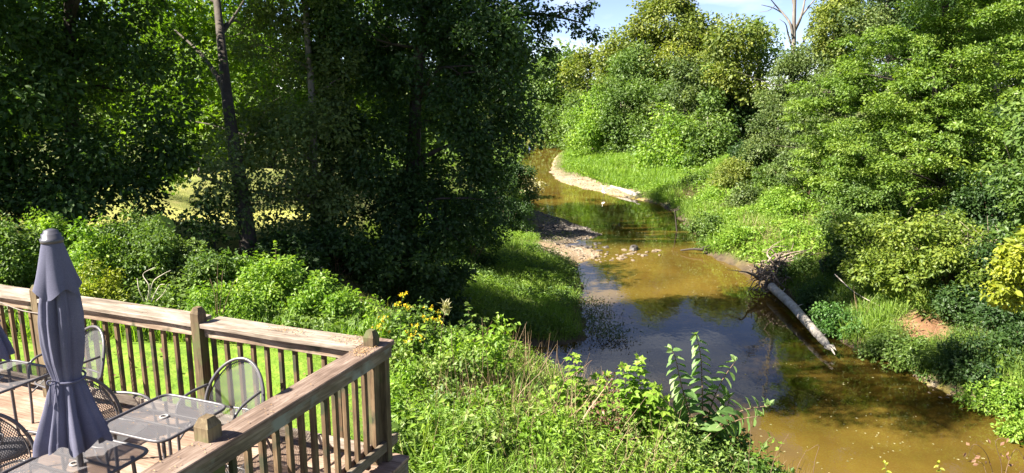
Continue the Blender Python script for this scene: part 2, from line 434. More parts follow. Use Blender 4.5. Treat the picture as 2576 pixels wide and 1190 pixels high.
def wood_mat(name, axis, c_dark, c_mid, c_light, rough=.8, moss=None, gap=0):
    """weathered sawn timber with the grain along one local axis"""
    m, nt, out = new_mat(name)
    tc = node(nt, 'ShaderNodeTexCoord')
    mp = node(nt, 'ShaderNodeMapping')
    sc = [26, 26, 26]; sc[axis] = 1.3
    mp.inputs['Scale'].default_value = sc
    nt.links.new(tc.outputs['Object'], mp.inputs['Vector'])
    nz = node(nt, 'ShaderNodeTexNoise', i_Scale=2.2, i_Detail=7.0, i_Roughness=.7, i_Distortion=.6)
    nt.links.new(mp.outputs[0], nz.inputs['Vector'])
    big = node(nt, 'ShaderNodeTexNoise', i_Scale=3.0, i_Detail=4.0, i_Roughness=.6)
    mp2 = node(nt, 'ShaderNodeMapping'); s2 = [2.2, 2.2, 2.2]; s2[axis] = .8
    mp2.inputs['Scale'].default_value = s2
    nt.links.new(tc.outputs['Object'], mp2.inputs['Vector']); nt.links.new(mp2.outputs[0], big.inputs['Vector'])
    add = node(nt, 'ShaderNodeMath', operation='MULTIPLY_ADD'); add.inputs[1].default_value = .55
    nt.links.new(nz.outputs['Fac'], add.inputs[0])
    sub = node(nt, 'ShaderNodeMath', operation='MULTIPLY'); sub.inputs[1].default_value = .45
    nt.links.new(big.outputs['Fac'], sub.inputs[0]); nt.links.new(sub.outputs[0], add.inputs[2])
    col = ramp(nt, [(.36, c_dark), (.5, c_mid), (.62, c_light)], add.outputs[0])
    bs = node(nt, 'ShaderNodeBsdfPrincipled', i_Roughness=rough)
    bs.inputs['Specular IOR Level'].default_value = .25
    if moss:
        mz = node(nt, 'ShaderNodeTexNoise', i_Scale=4.5, i_Detail=5.0)
        nt.links.new(tc.outputs['Object'], mz.inputs['Vector'])
        fac = ramp(nt, [(.52, (0, 0, 0)), (.64, (1, 1, 1))], mz.outputs['Fac'])
        mm = node(nt, 'ShaderNodeMix', data_type='RGBA'); nt.links.new(fac, mm.inputs['Factor'])
        nt.links.new(col, mm.inputs['A']); mm.inputs['B'].default_value = (*moss, 1)
        col = mm.outputs['Result']
    nt.links.new(col, bs.inputs['Base Color'])
    bp = node(nt, 'ShaderNodeBump', i_Strength=.5, i_Distance=.004)
    nt.links.new(nz.outputs['Fac'], bp.inputs['Height']); nt.links.new(bp.outputs[0], bs.inputs['Normal'])
    nt.links.new(bs.outputs[0], out.inputs['Surface'])
    return m
def mesh_metal(name, c, pitch=.014, wire=.42):
    """expanded-metal sheet: open diamonds between painted strands"""
    m, nt, out = new_mat(name)
    tc = node(nt, 'ShaderNodeTexCoord')
    sx = node(nt, 'ShaderNodeSeparateXYZ'); nt.links.new(tc.outputs['UV'], sx.inputs[0])
    masks = []
    for op in ('ADD', 'SUBTRACT'):
        y2 = node(nt, 'ShaderNodeMath', operation='MULTIPLY'); y2.inputs[1].default_value = .6
        nt.links.new(sx.outputs['Y'], y2.inputs[0])
        a = node(nt, 'ShaderNodeMath', operation=op); nt.links.new(sx.outputs['X'], a.inputs[0]); nt.links.new(y2.outputs[0], a.inputs[1])
        b = node(nt, 'ShaderNodeMath', operation='DIVIDE'); b.inputs[1].default_value = pitch; nt.links.new(a.outputs[0], b.inputs[0])
        fr = node(nt, 'ShaderNodeMath', operation='FRACT'); nt.links.new(b.outputs[0], fr.inputs[0])
        lt = node(nt, 'ShaderNodeMath', operation='LESS_THAN'); lt.inputs[1].default_value = wire; nt.links.new(fr.outputs[0], lt.inputs[0])
        masks.append(lt)
    mxm = node(nt, 'ShaderNodeMath', operation='MAXIMUM')
    nt.links.new(masks[0].outputs[0], mxm.inputs[0]); nt.links.new(masks[1].outputs[0], mxm.inputs[1])
    bs = node(nt, 'ShaderNodeBsdfPrincipled', i_Roughness=.38, i_Metallic=.0)
    bs.inputs['Base Color'].default_value = (*c, 1)
    tr = node(nt, 'ShaderNodeBsdfTransparent')
    ms = node(nt, 'ShaderNodeMixShader')
    nt.links.new(mxm.outputs[0], ms.inputs[0]); nt.links.new(tr.outputs[0], ms.inputs[1]); nt.links.new(bs.outputs[0], ms.inputs[2])
    nt.links.new(ms.outputs[0], out.inputs['Surface'])
    return m

# ------------------------------------------------------------------ ground sheet
def ground_mat():
    m, nt, out = new_mat('ground')
    geo = node(nt, 'ShaderNodeNewGeometry')
    def att(n): return node(nt, 'ShaderNodeAttribute', attribute_name=n).outputs['Fac']
    def nz(scale, detail=5.0, rough=.6):
        n = node(nt, 'ShaderNodeTexNoise', i_Scale=scale, i_Detail=detail, i_Roughness=rough)
        nt.links.new(geo.outputs['Position'], n.inputs['Vector']); return n.outputs['Fac']
    def mix(f, a, b):
        n = node(nt, 'ShaderNodeMix', data_type='RGBA')
        nt.links.new(f, n.inputs['Factor']); nt.links.new(a, n.inputs['A']); nt.links.new(b, n.inputs['B']); return n.outputs['Result']
    soil = ramp(nt, [(.3, (.05, .06, .02)), (.5, (.08, .10, .025)), (.7, (.14, .12, .06))], nz(1.7))
    lawn = ramp(nt, [(.3, (.08, .15, .02)), (.5, (.14, .23, .025)), (.62, (.20, .28, .04)), (.78, (.30, .30, .10))], nz(3.5, 8.0, .7))
    dry = ramp(nt, [(.3, (.22, .26, .06)), (.55, (.34, .33, .10)), (.75, (.42, .37, .15))], nz(.6))
    vor = node(nt, 'ShaderNodeTexVoronoi', i_Scale=9.0); nt.links.new(geo.outputs['Position'], vor.inputs['Vector'])
    sepc = node(nt, 'ShaderNodeSeparateColor'); nt.links.new(vor.outputs['Color'], sepc.inputs[0])
    gravel = ramp(nt, [(0, (.12, .095, .07)), (.5, (.26, .20, .14)), (1, (.40, .33, .25))], sepc.outputs[0])
    sand = ramp(nt, [(.3, (.20, .135, .08)), (.7, (.33, .245, .155))], nz(1.2))
    bedn = ramp(nt, [(.25, (.18, .125, .04)), (.5, (.42, .31, .09)), (.72, (.58, .45, .16))], nz(1.1, 8.0, .62))
    gsel = ramp(nt, [(.42, (0, 0, 0)), (.6, (1, 1, 1))], nz(.8))
    shore = mix(gsel, sand, gravel)
    mpb = node(nt, 'ShaderNodeMapping'); mpb.inputs['Scale'].default_value = (2.2, 4.5, 1)
    nt.links.new(geo.outputs['Position'], mpb.inputs['Vector'])
    vb = node(nt, 'ShaderNodeTexVoronoi', i_Scale=1.0); nt.links.new(mpb.outputs[0], vb.inputs['Vector'])
    sb = node(nt, 'ShaderNodeSeparateColor'); nt.links.new(vb.outputs['Color'], sb.inputs[0])
    stones = ramp(nt, [(.0, (.35, .35, .35)), (.25, (.7, .7, .68)), (.45, (1, 1, 1)), (1, (1.0, 1.0, 1.0))], sb.outputs[0])
    bst = node(nt, 'ShaderNodeMix', data_type='RGBA', blend_type='MULTIPLY'); bst.inputs['Factor'].default_value = .85
    nt.links.new(bedn, bst.inputs['A']); nt.links.new(stones, bst.inputs['B']); bedn = bst.outputs['Result']
    rock = ramp(nt, [(.62, (0, 0, 0)), (.7, (1, 1, 1))], nz(3.2, 2.0))
    dk = node(nt, 'ShaderNodeRGB'); dk.outputs[0].default_value = (.10, .065, .03, 1)
    bed = mix(rock, bedn, dk.outputs[0])
    col = mix(att('lawn'), soil, lawn)
    col = mix(att('dry'), col, dry)
    col = mix(att('shore'), col, shore)
    cl = ramp(nt, [(.4, (.13, .068, .036)), (.65, (.24, .14, .078))], nz(2.0))
    col = mix(att('clay'), col, cl)
    dg = ramp(nt, [(0, (.03, .026, .022)), (.5, (.07, .06, .05)), (1, (.17, .14, .12))], sepc.outputs[0])
    col = mix(att('darkgravel'), col, dg)
    mudc = ramp(nt, [(.3, (.045, .034, .022)), (.7, (.10, .075, .048))], nz(2.6))
    col = mix(att('bed'), col, bed)
    silt_shade = ramp(nt, [(.3, (.035, .03, .014)), (.7, (.085, .07, .03))], nz(1.0))
    col = mix(att('silt_shade'), col, silt_shade)
    col = mix(att('mud'), col, mudc)
    bs = node(nt, 'ShaderNodeBsdfPrincipled', i_Roughness=.95)
    bs.inputs['Specular IOR Level'].default_value = .15
    nt.links.new(col, bs.inputs['Base Color'])
    bp = node(nt, 'ShaderNodeBump', i_Strength=.7, i_Distance=.05)
    nt.links.new(nz(14.0, 4.0), bp.inputs['Height']); nt.links.new(bp.outputs[0], bs.inputs['Normal'])
    nt.links.new(bs.outputs[0], out.inputs['Surface'])
    return m
def axis_pts(segs):
    out = []
    for a, b, st in segs: out.append(np.arange(a, b, st))
    return np.concatenate(out)
gx = axis_pts([(-1600, -200, 200), (-200, -40, 16), (-40, -12, 1.2), (-12, 26, .33), (26, 50, 1.2), (50, 200, 15), (200, 1601, 200)])
gy = axis_pts([(-400, -20, 60), (-20, 2, 2), (2, 64, .33), (64, 110, .6), (110, 180, 1.0), (180, 300, 12), (300, 2000, 200)])
GX, GY = np.meshgrid(gx, gy)
GZ = ground(GX, GY)
gg = Geo()
nx_, ny_ = len(gx), len(gy)
_i, _j = np.meshgrid(np.arange(ny_ - 1), np.arange(nx_ - 1), indexing='ij'); _i, _j = _i.ravel(), _j.ravel()
gg.add(np.column_stack([GX.ravel(), GY.ravel(), GZ.ravel()]), np.column_stack([_i * nx_ + _j, _i * nx_ + _j + 1, (_i + 1) * nx_ + _j + 1, (_i + 1) * nx_ + _j]))
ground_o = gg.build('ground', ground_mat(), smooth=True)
tag(ground_o, 'grassy creek banks, gravel shore and sandy creek bed', 'ground', kind='structure')
def sstep(a, b, x):
    t = np.clip((x - a) / (b - a), 0, 1); return t * t * (3 - 2 * t)
X_, Y_, Z_ = GX.ravel(), GY.ravel(), GZ.ravel()
D_ = shore_dist(X_, Y_)
def ell(x0, y0, rx, ry, rot=0.0, soft=.3):
    c, s = math.cos(rot), math.sin(rot)
    a = ((X_ - x0) * c + (Y_ - y0) * s) / rx; b = (-(X_ - x0) * s + (Y_ - y0) * c) / ry
    return 1 - sstep(1 - soft, 1 + soft, np.sqrt(a * a + b * b) + (vnoise(X_ * 1.1, Y_ * 1.1, 4) - .5) * .5)
lawn = sstep(4.6, 5.1, Z_) * (1 - sstep(-3.2, -1.2, X_ + 1.2 * (vnoise(X_, Y_, 6) - .5))) * (1 - sstep(13, 14.5, Y_))
dry = ell(-10.5, 27, 6, 5.5) + ell(-30, 38, 14, 10)
shore = (1 - sstep(.05, .22, Z_)) * (Z_ > -.02) * np.maximum(np.maximum((Y_ < 24.8) & (X_ > 10), Y_ > 62), (X_ < 8) & (Y_ > 36))
shore = np.maximum(shore, ell(8.2, 76, 2.4, 8, R(25)) * (Z_ < .9) * (D_ < 3))
shore = np.maximum(shore, ell(3.2, 43, 3.2, 3.5) * (Z_ < .8))
clay = np.maximum(ell(15.9, 27.0, .9, 1.1), np.maximum(ell(17.6, 29.6, 1.2, .8), ell(16.2, 20.8, .5, 1.2)))
clay = np.maximum(clay, ell(12.9, 38.6, .9, 1.6) * (Z_ < .6))
darkg = ell(4.2, 51.5, 2.6, 1.4, R(-25)) * (Z_ > -.02) * (Z_ < .6)
_sandy = np.maximum(np.maximum((Y_ < 24.8) & (X_ > 10), Y_ > 62), (X_ < 8) & (Y_ > 36))
mud = (1 - sstep(.35, .9, np.abs(D_ + .1))) * (1 - _sandy)
_st = vnoise(X_ * .22, Y_ * .75, 71)
silt_shade = (Z_ < -.05) * np.maximum(sstep(46, 48.5, Y_) * (1 - sstep(60, 64, Y_)), .95 * sstep(20.5, 23, Y_) * (1 - sstep(31.5, 34, Y_)) * (1 - sstep(12, 13.5, X_))) * (1 - .85 * sstep(.55, .72, _st))  # near band darkens the bed as tree shade; far band is pool silt
for nm, arr in (('silt_shade', silt_shade), ('mud', mud), ('lawn', lawn), ('dry', np.clip(dry, 0, 1)), ('shore', np.clip(shore, 0, 1)), ('clay', np.clip(clay, 0, 1)), ('darkgravel', np.clip(darkg, 0, 1)), ('bed', (Z_ < -.03).astype(float))):
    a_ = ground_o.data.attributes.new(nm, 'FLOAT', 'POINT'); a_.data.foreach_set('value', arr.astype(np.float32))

# ------------------------------------------------------------------ creek water
def water_mat():
    m, nt, out = new_mat('creek_water')
    geo = node(nt, 'ShaderNodeNewGeometry')
    mp = node(nt, 'ShaderNodeMapping'); mp.inputs['Scale'].default_value = (1.0, .55, 1)
    nt.links.new(geo.outputs['Position'], mp.inputs['Vector'])
    n1 = node(nt, 'ShaderNodeTexNoise', i_Scale=1.6, i_Detail=3.0, i_Roughness=.5); nt.links.new(mp.outputs[0], n1.inputs['Vector'])
    n2 = node(nt, 'ShaderNodeTexNoise', i_Scale=7.0, i_Detail=2.0); nt.links.new(mp.outputs[0], n2.inputs['Vector'])
    ad = node(nt, 'ShaderNodeMath', operation='MULTIPLY_ADD'); ad.inputs[1].default_value = .22
    nt.links.new(n2.outputs['Fac'], ad.inputs[0]); nt.links.new(n1.outputs['Fac'], ad.inputs[2])
    bp = node(nt, 'ShaderNodeBump', i_Strength=.055, i_Distance=.10)
    nt.links.new(ad.outputs[0], bp.inputs['Height'])
    gl = node(nt, 'ShaderNodeBsdfGlossy', i_Roughness=.015)
    gl.inputs['Color'].default_value = (1, 1, 1, 1)
    nt.links.new(bp.outputs[0], gl.inputs['Normal'])
    tr = node(nt, 'ShaderNodeBsdfTransparent'); tr.inputs['Color'].default_value = (.86, .68, .34, 1)
    murk = node(nt, 'ShaderNodeBsdfDiffuse')
    big = node(nt, 'ShaderNodeTexNoise', i_Scale=.35, i_Detail=3.0); nt.links.new(geo.outputs['Position'], big.inputs['Vector'])
    nt.links.new(ramp(nt, [(.35, (.19, .122, .024)), (.65, (.28, .178, .034))], big.outputs['Fac']), murk.inputs['Color'])
    body = node(nt, 'ShaderNodeMixShader', i_Fac=.38)
    sy = node(nt, 'ShaderNodeSeparateXYZ'); nt.links.new(geo.outputs['Position'], sy.inputs[0])
    yd = node(nt, 'ShaderNodeMath', operation='DIVIDE'); yd.inputs[1].default_value = 100.0; nt.links.new(sy.outputs['Y'], yd.inputs[0])
    clear = ramp(nt, [(.19, (0, 0, 0)), (.23, (.85, .85, .85)), (.32, (.85, .85, .85)), (.35, (0, 0, 0)), (.45, (0, 0, 0)), (.475, (1, 1, 1)), (.61, (1, 1, 1)), (.65, (0, 0, 0))], yd.outputs[0])  # near band drops murk to deepen the shaded water; far band is clear pool
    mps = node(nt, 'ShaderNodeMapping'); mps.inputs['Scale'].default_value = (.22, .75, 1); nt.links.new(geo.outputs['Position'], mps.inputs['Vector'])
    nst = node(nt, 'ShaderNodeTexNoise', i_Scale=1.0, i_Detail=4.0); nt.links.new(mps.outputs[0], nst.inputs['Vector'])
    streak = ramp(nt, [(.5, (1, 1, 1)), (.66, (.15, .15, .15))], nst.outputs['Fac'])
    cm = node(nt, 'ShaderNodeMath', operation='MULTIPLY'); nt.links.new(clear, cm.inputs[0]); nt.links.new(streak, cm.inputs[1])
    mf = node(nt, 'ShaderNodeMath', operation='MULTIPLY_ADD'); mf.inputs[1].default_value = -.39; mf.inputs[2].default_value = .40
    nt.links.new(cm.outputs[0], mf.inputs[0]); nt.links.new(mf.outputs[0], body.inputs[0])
    nt.links.new(tr.outputs[0], body.inputs[1]); nt.links.new(murk.outputs[0], body.inputs[2])
    fr = node(nt, 'ShaderNodeFresnel', i_IOR=1.40); nt.links.new(bp.outputs[0], fr.inputs['Normal'])
    ms = node(nt, 'ShaderNodeMixShader')
    nt.links.new(fr.outputs[0], ms.inputs[0]); nt.links.new(body.outputs[0], ms.inputs[1]); nt.links.new(gl.outputs[0], ms.inputs[2])
    nt.links.new(ms.outputs[0], out.inputs['Surface'])
    return m
wg = Geo().grid(lambda a, b: (-16 + 56 * a, -8 + 180 * b, 0.0), 12, 30)
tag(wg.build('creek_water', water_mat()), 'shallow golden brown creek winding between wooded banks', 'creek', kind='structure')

# ------------------------------------------------------------------ trees and shrubs
def crown_geo(geo, blobs, cl, size, tpl, k, flat=1.0, droop=.35, up=.45, cap=150000, shell=.5, seed=0, gaps=.12):
    """leaf clumps spread over ellipsoids; returns the clump centres. blobs: (centre, radii)"""
    centres, btone = [], []
    tot = sum(float((b[1][0] * b[1][1] + b[1][0] * b[1][2] + b[1][1] * b[1][2]) * 4.19) for b in blobs)
    for c, r in blobs:
        area = float((r[0] * r[1] + r[0] * r[2] + r[1] * r[2]) * 4.19)
        nc = max(6, int(area / (cl * cl * 2.4)))
        d = rand_dir(nc)
        rad = shell + (1.08 - shell) * rng.random(nc) ** .55
        A_, B_ = rand_dir(2)
        rad = rad * (1 + .17 * np.sin(3.2 * (d @ A_) + 6 * rng.random()) + .13 * np.sin(6 * (d @ B_) + 6 * rng.random()))
        stick = rng.random(nc) < .13; rad = np.where(stick, 1.02 + .30 * rng.random(nc), rad)
        P = c + d * r * rad[:, None] + rng.normal(size=(nc, 3)) * cl * .25
        P[:, 2] = np.maximum(P[:, 2], ground(P[:, 0], P[:, 1]) + cl * .25)
        keep = rng.random(nc) > gaps
        centres.append(P[keep]); btone.append(np.full(int(keep.sum()), rng.normal() * .13))
    C = np.concatenate(centres)
    n_leaf = int(min(cap * 1.6, 9.0 * k * tot / (size * size)))
    crad = cl * (.5 + .95 * rng.random(len(C)) ** 1.5)
    w = crad ** 2; w /= w.sum()
    ci = rng.choice(len(C), n_leaf, p=w)
    d = rand_dir(n_leaf)
    rr = crad[ci] * (.3 + .85 * rng.random(n_leaf) ** .8)
    off = d * rr[:, None]; off[:, 2] *= flat * .8
    P = C[ci] + off
    N = d * .55 + np.array([0, 0, up]) + rng.normal(size=(n_leaf, 3)) * .38
    L = d * np.array([1, 1, .5]) + rng.normal(size=(n_leaf, 3)) * .6 - np.array([0, 0, droop])
    ctone = rng.random(len(C)) * .9 + np.concatenate(btone)
    csize = .75 + .5 * rng.random(len(C))
    tint = np.clip(.25 + .5 * ctone[ci] + rng.normal(size=n_leaf) * .17, 0, 1)
    stamp(geo, tpl, P, L, N, size * csize[ci] * (.65 + .7 * rng.random(n_leaf)), tint)
    return C

def limb(geo, a, b, r0, r1, wob=.08, n=7, sides=5):
    a = np.asarray(a, float); b = np.asarray(b, float)
    L = np.linalg.norm(b - a)
    m = (a + b) / 2 + rng.normal(size=3) * L * wob + np.array([0, 0, .06 * L])
    q = (a + m) / 2 + rng.normal(size=3) * L * wob * .5
    P = smooth_path([a, q, m, b], n)
    geo.tube(P, np.linspace(r0, r1, len(P)), sides)
    return P

def tree(name, label, cat, path, r0, blobs, leaf='mid', size=.16, cl=.7, k=.55, bark='dark', tpl='leaf', flat=1.0, droop=.35, group=None, limbs=26, cap=150000, up=.45, gaps=.12, depth=1.0, rtop=.35, extra=None, sprigs=None, shell=.5, trunkname='trunk', crownname='crown', bend=None):
    """path: (u, v, distance) of the trunk from the foot upwards (the foot is dropped on the ground); blobs: (u, v, distance, half width, half height) of the crown's masses"""
    p0 = at_y(*path[0])
    base = np.array([p0[0], p0[1], 0.0]); base[2] = gz(base[0], base[1]) - .08
    root = thing(name, tuple(base), label, cat, group)
    P = [base] + [at_y(*q) for q in path[1:]]
    if len(P) == 2: P.insert(1, (P[0] + P[1]) / 2 + rng.normal(size=3) * .12)
    TP = smooth_path(P, max(8, 5 * len(P)))
    rad = r0 * (1 - (1 - rtop) * np.linspace(0, 1, len(TP)) ** .9)
    rad[0] *= 1.35; rad[1] *= 1.1
    tg = Geo(); tg.tube(TP - base, rad, 10)
    B = []
    for (u, v, y, ru, rv) in blobs:
        s = pxm(y) * (.82 if y > 70 else .92 if y > 45 else 1); rx, rz = ru * s, rv * s
        B.append((at_y(u, v, y), np.array([rx, max(.5 * (rx + rz), .7 * max(rx, rz)) * depth, rz])))
    cg = Geo()
    C = crown_geo(cg, B, cl, size, tpl, k, flat, droop, up, cap, gaps=gaps, shell=shell)
    if sprigs:
        SB = [(at_y(u, v, y), np.array([ru, .8 * max(ru, rv), rv]) * pxm(y)) for u, v, y, ru, rv in sprigs]
        crown_geo(cg, SB, .24, size, tpl, .35, 1, .5, up, 20000, gaps=.1)
    pick = C[rng.choice(len(C), min(limbs, len(C)), replace=False)]
    for c in pick:
        h = np.linalg.norm(TP - c, axis=1) + 1.4 * np.maximum(TP[:, 2] - (c[2] - .25 * np.linalg.norm((TP - c)[:, :2], axis=1)), 0)
        i = int(np.argmin(h)); i = max(i, 2)
        rr = min(rad[i] * .5, .022 * np.linalg.norm(TP[i] - c) + .012)
        LP = limb(tg, TP[i] - base, c - base, rr, .008, .07)
        for _ in range(2):
            j = rng.integers(2, len(LP) - 1)
            limb(tg, LP[j], LP[j] + rng.normal(size=3) * .18 * np.linalg.norm(LP[-1] - LP[0]) + (LP[-1] - LP[0]) * .25, rr * .4, .005, .1, 5, 4)
    if extra:
        for pts, a, b in extra:
            Q = smooth_path([at_y(*q) - base for q in pts], 4 * len(pts))
            tg.tube(Q, np.linspace(a, b, len(Q)), 7)
    tg.build(trunkname, BM[bark], root, smooth=True)
    for i in range(len(cg.v)): cg.v[i] = cg.v[i] - base
    cg.build(crownname, LM[leaf], root)
    return root

def shrub(name, label, cat, at, w, h, leaf='mid', size=.10, cl=.3, k=.55, stems=7, bark='brown', tpl='leaf', group=None, n=3, cap=60000, droop=.3, up=.5, gaps=.1, spiky=0.0, dy=1.0):
    """a bushy plant standing at world x, y: w half width, h height"""
    x, y = at[0], at[1]
    base = np.array([x, y, gz(x, y) - .03])
    root = thing(name, tuple(base), label, cat, group)
    B = [(np.array([0, 0, h * .45]), np.array([w, w * dy, h * .5]))]
    for i in range(n):
        a = rng.random() * 6.28; q = .35 + .5 * rng.random()
        rr = w * (.3 + .3 * rng.random())
        B.append((np.array([math.cos(a) * w * q, math.sin(a) * w * q * dy, h * (.45 + .4 * rng.random())]), np.array([rr, rr, rr * (.8 + spiky)])))
    Bw = [(c + base, r) for c, r in B]
    cg = Geo(); C = crown_geo(cg, Bw, cl, size, tpl, k, 1.0, droop, up, cap, gaps=gaps)
    for i in range(len(cg.v)): cg.v[i] = cg.v[i] - base
    sg = Geo()
    for c in C[rng.choice(len(C), min(stems, len(C)), replace=False)]:
        limb(sg, np.array([rng.normal() * .05 * w, rng.normal() * .05 * w, 0]), c - base, .012 + .006 * h, .004, .06, 6, 5)
    sg.build('stems', BM[bark], root, smooth=True)
    cg.build('foliage', LM[leaf], root)
    return root
def shrub_px(name, label, cat, u, v, y, hw, hh, **kw):
    """shrub whose centre is seen at (u, v) at distance y with half width hw and half height hh; it stands on the ground below"""
    c = at_y(u, v, y); s = pxm(y)
    top = c[2] + hh * s
    g = gz(c[0], c[1])
    return shrub(name, label, cat, (c[0], c[1]), hw * s, max(.4, top - g), **kw)

# --- left bank, mostly dark-leaved
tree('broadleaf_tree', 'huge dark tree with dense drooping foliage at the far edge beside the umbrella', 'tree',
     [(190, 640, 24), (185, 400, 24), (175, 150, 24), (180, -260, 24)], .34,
     [(60, 60, 24, 170, 140), (250, 30, 24, 130, 110), (220, 240, 23, 190, 150), (60, 330, 23.5, 140, 160), (330, 380, 22.5, 120, 100), (180, 470, 22, 210, 90), (40, 520, 21, 110, 60), (395, 470, 22.5, 55, 40), (150, -180, 24, 220, 150), (150, -420, 24, 160, 140), (110, -520, 19.5, 400, 330), (560, -640, 17.5, 330, 280), (330, -420, 21.5, 260, 200), (-120, 250, 23, 120, 260)],  # high masses out of view are added to shade the creek
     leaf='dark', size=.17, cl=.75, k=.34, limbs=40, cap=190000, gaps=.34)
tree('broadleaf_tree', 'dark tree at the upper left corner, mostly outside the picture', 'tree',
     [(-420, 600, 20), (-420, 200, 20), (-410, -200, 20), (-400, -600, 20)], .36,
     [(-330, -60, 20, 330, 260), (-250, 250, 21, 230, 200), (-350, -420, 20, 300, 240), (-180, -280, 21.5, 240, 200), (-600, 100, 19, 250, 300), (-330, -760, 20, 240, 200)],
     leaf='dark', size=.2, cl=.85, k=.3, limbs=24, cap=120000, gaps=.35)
tree('sycamore_tree', 'sycamore with thick leaning trunk, pale upper limbs and glowing yellow-green leaves', 'tree',
     [(632, 655, 21.5), (612, 520, 22.2), (590, 380, 23.4), (572, 250, 25.2), (557, 110, 27.4), (540, -60, 30), (530, -200, 31)], .28,
     [(430, 40, 34, 130, 70), (610, 50, 33, 80, 70), (470, 160, 33.5, 90, 70), (455, 260, 33, 60, 60), (520, 320, 32.5, 80, 70), (480, 410, 32, 50, 50), (600, 200, 33, 50, 90), (500, -120, 33, 200, 100), (450, 330, 32.5, 50, 60)],
     leaf='syc', size=.24, cl=.6, k=.2, bark='dark', tpl='lobed', limbs=5, cap=40000, gaps=.25,
     extra=[([(573, 250, 25.2), (545, 190, 26.5), (500, 130, 28.5), (440, 76, 31)], .12, .03), ([(555, 90, 27.8), (590, 40, 29), (614, 0, 30)], .08, .03)])
tree('pale_tree', 'pale slender trunk with ivy rising between the sycamore and the largest dark tree', 'tree',
     [(800, 690, 24.5), (790, 500, 25), (785, 250, 25.5), (772, 80, 26), (765, -120, 26), (760, -400, 26)], .17,
     [(690, 120, 26.5, 80, 110), (720, 300, 25.3, 110, 110), (640, 330, 25.5, 60, 100), (590, 380, 22, 55, 90), (830, 380, 26, 90, 110), (660, 470, 23, 100, 80), (785, 330, 23.6, 45, 80), (780, 520, 24, 110, 80), (850, 210, 26, 50, 90), (740, -80, 25.5, 160, 90), (760, -300, 24.5, 150, 140), (760, -500, 24.5, 90, 90)],
     leaf='grey', size=.14, cl=.6, k=.28, bark='grey', limbs=26, cap=130000, gaps=.3)
tree('ivy_clad_tree', 'dark ivy-wrapped trunk standing just behind the pale slender trunk', 'tree',
     [(830, 640, 27), (822, 400, 27), (812, 150, 27), (806, -150, 27)], .30,
     [(815, 60, 27, 26, 80), (820, 180, 27, 24, 70), (880, 130, 28, 60, 90), (850, 320, 27, 50, 80), (820, -120, 27, 120, 100)],
     leaf='dark', size=.15, cl=.45, k=.6, limbs=12, cap=60000)
tree('broadleaf_tree', 'largest dark rounded tree leaning over the creek, a limb reaching into the sky', 'tree',
     [(1012, 700, 26.5), (1020, 560, 26.5), (1040, 400, 26.7), (1046, 250, 27), (1062, 60, 27), (1085, -150, 27), (1090, -500, 27)], .33,
     [(1000, 60, 27, 170, 130), (1190, 70, 26.6, 150, 100), (1070, 240, 27, 170, 130), (1205, 250, 25.6, 105, 130), (1140, 420, 25.2, 130, 100), (960, 420, 26.5, 130, 110), (1060, 560, 24.8, 150, 80), (1190, 480, 25.2, 70, 66), (900, 570, 25, 110, 80), (1238, 360, 25.6, 48, 95), (1285, 40, 27, 50, 50), (1272, 190, 26.8, 30, 66), (1090, -140, 27.5, 210, 130), (1100, -360, 27.5, 200, 150), (1100, -560, 27, 140, 110)],
     leaf='dark', size=.155, cl=.72, k=.42, limbs=46, cap=300000, gaps=.28,
     sprigs=[(1340, 30, 28, 42, 34), (1370, 60, 28, 30, 26), (1385, 110, 28, 14, 24), (1384, 160, 28, 9, 26), (1356, 96, 28, 20, 16), (1470, 30, 28, 32, 13), (1446, 78, 28, 18, 11), (1494, 66, 28, 14, 18), (1420, 24, 28, 18, 9), (1452, 52, 28, 20, 10)],
     extra=[([(1062, 120, 27), (1180, 70, 27.5), (1300, 36, 28), (1390, 40, 28), (1480, 62, 28)], .17, .015), ([(1190, 66, 27.5), (1215, 20, 27.6), (1240, -40, 27.7)], .09, .04), ([(1390, 42, 28), (1440, 25, 28), (1490, 14, 28)], .03, .008)])

# --- behind the clearing: sunlit wood seen through the gaps
for i, (u, y, w, top, leaf, lab) in enumerate([
        (-60, 46, 190, -40, 'syc', 'sunlit wood-edge tree glimpsed through the far-left dark foliage'),
        (250, 50, 170, -60, 'bright', 'sunlit tree across the clearing, seen left of the sycamore limbs'),
        (470, 47, 150, -40, 'syc', 'bright tree across the clearing right behind the sycamore leaves'),
        (680, 52, 150, -50, 'bright', 'sunlit tree across the clearing behind the pale slender trunk'),
        (870, 50, 110, -40, 'syc', 'glowing yellow-green tree in the high gap beside the ivy-clad trunk'),
        (1060, 56, 150, -30, 'mid', 'tree standing behind the crown of the largest dark tree')]):
    tree('wood_edge_tree', lab, 'tree', [(u, 400, y), (u + 5, 150, y), (u, top, y)], .28,
         [(u, 20, y, w, 110), (u - w * .4, 170, y, w * .6, 120), (u + w * .45, 200, y - 1.5, w * .6, 120), (u, 310, y - 2, w * .9, 80), (u, -130, y, w * .8, 90)],
         leaf=leaf, size=.30, cl=1.1, k=.3, limbs=10, cap=40000, group='trees behind the clearing', gaps=.2)

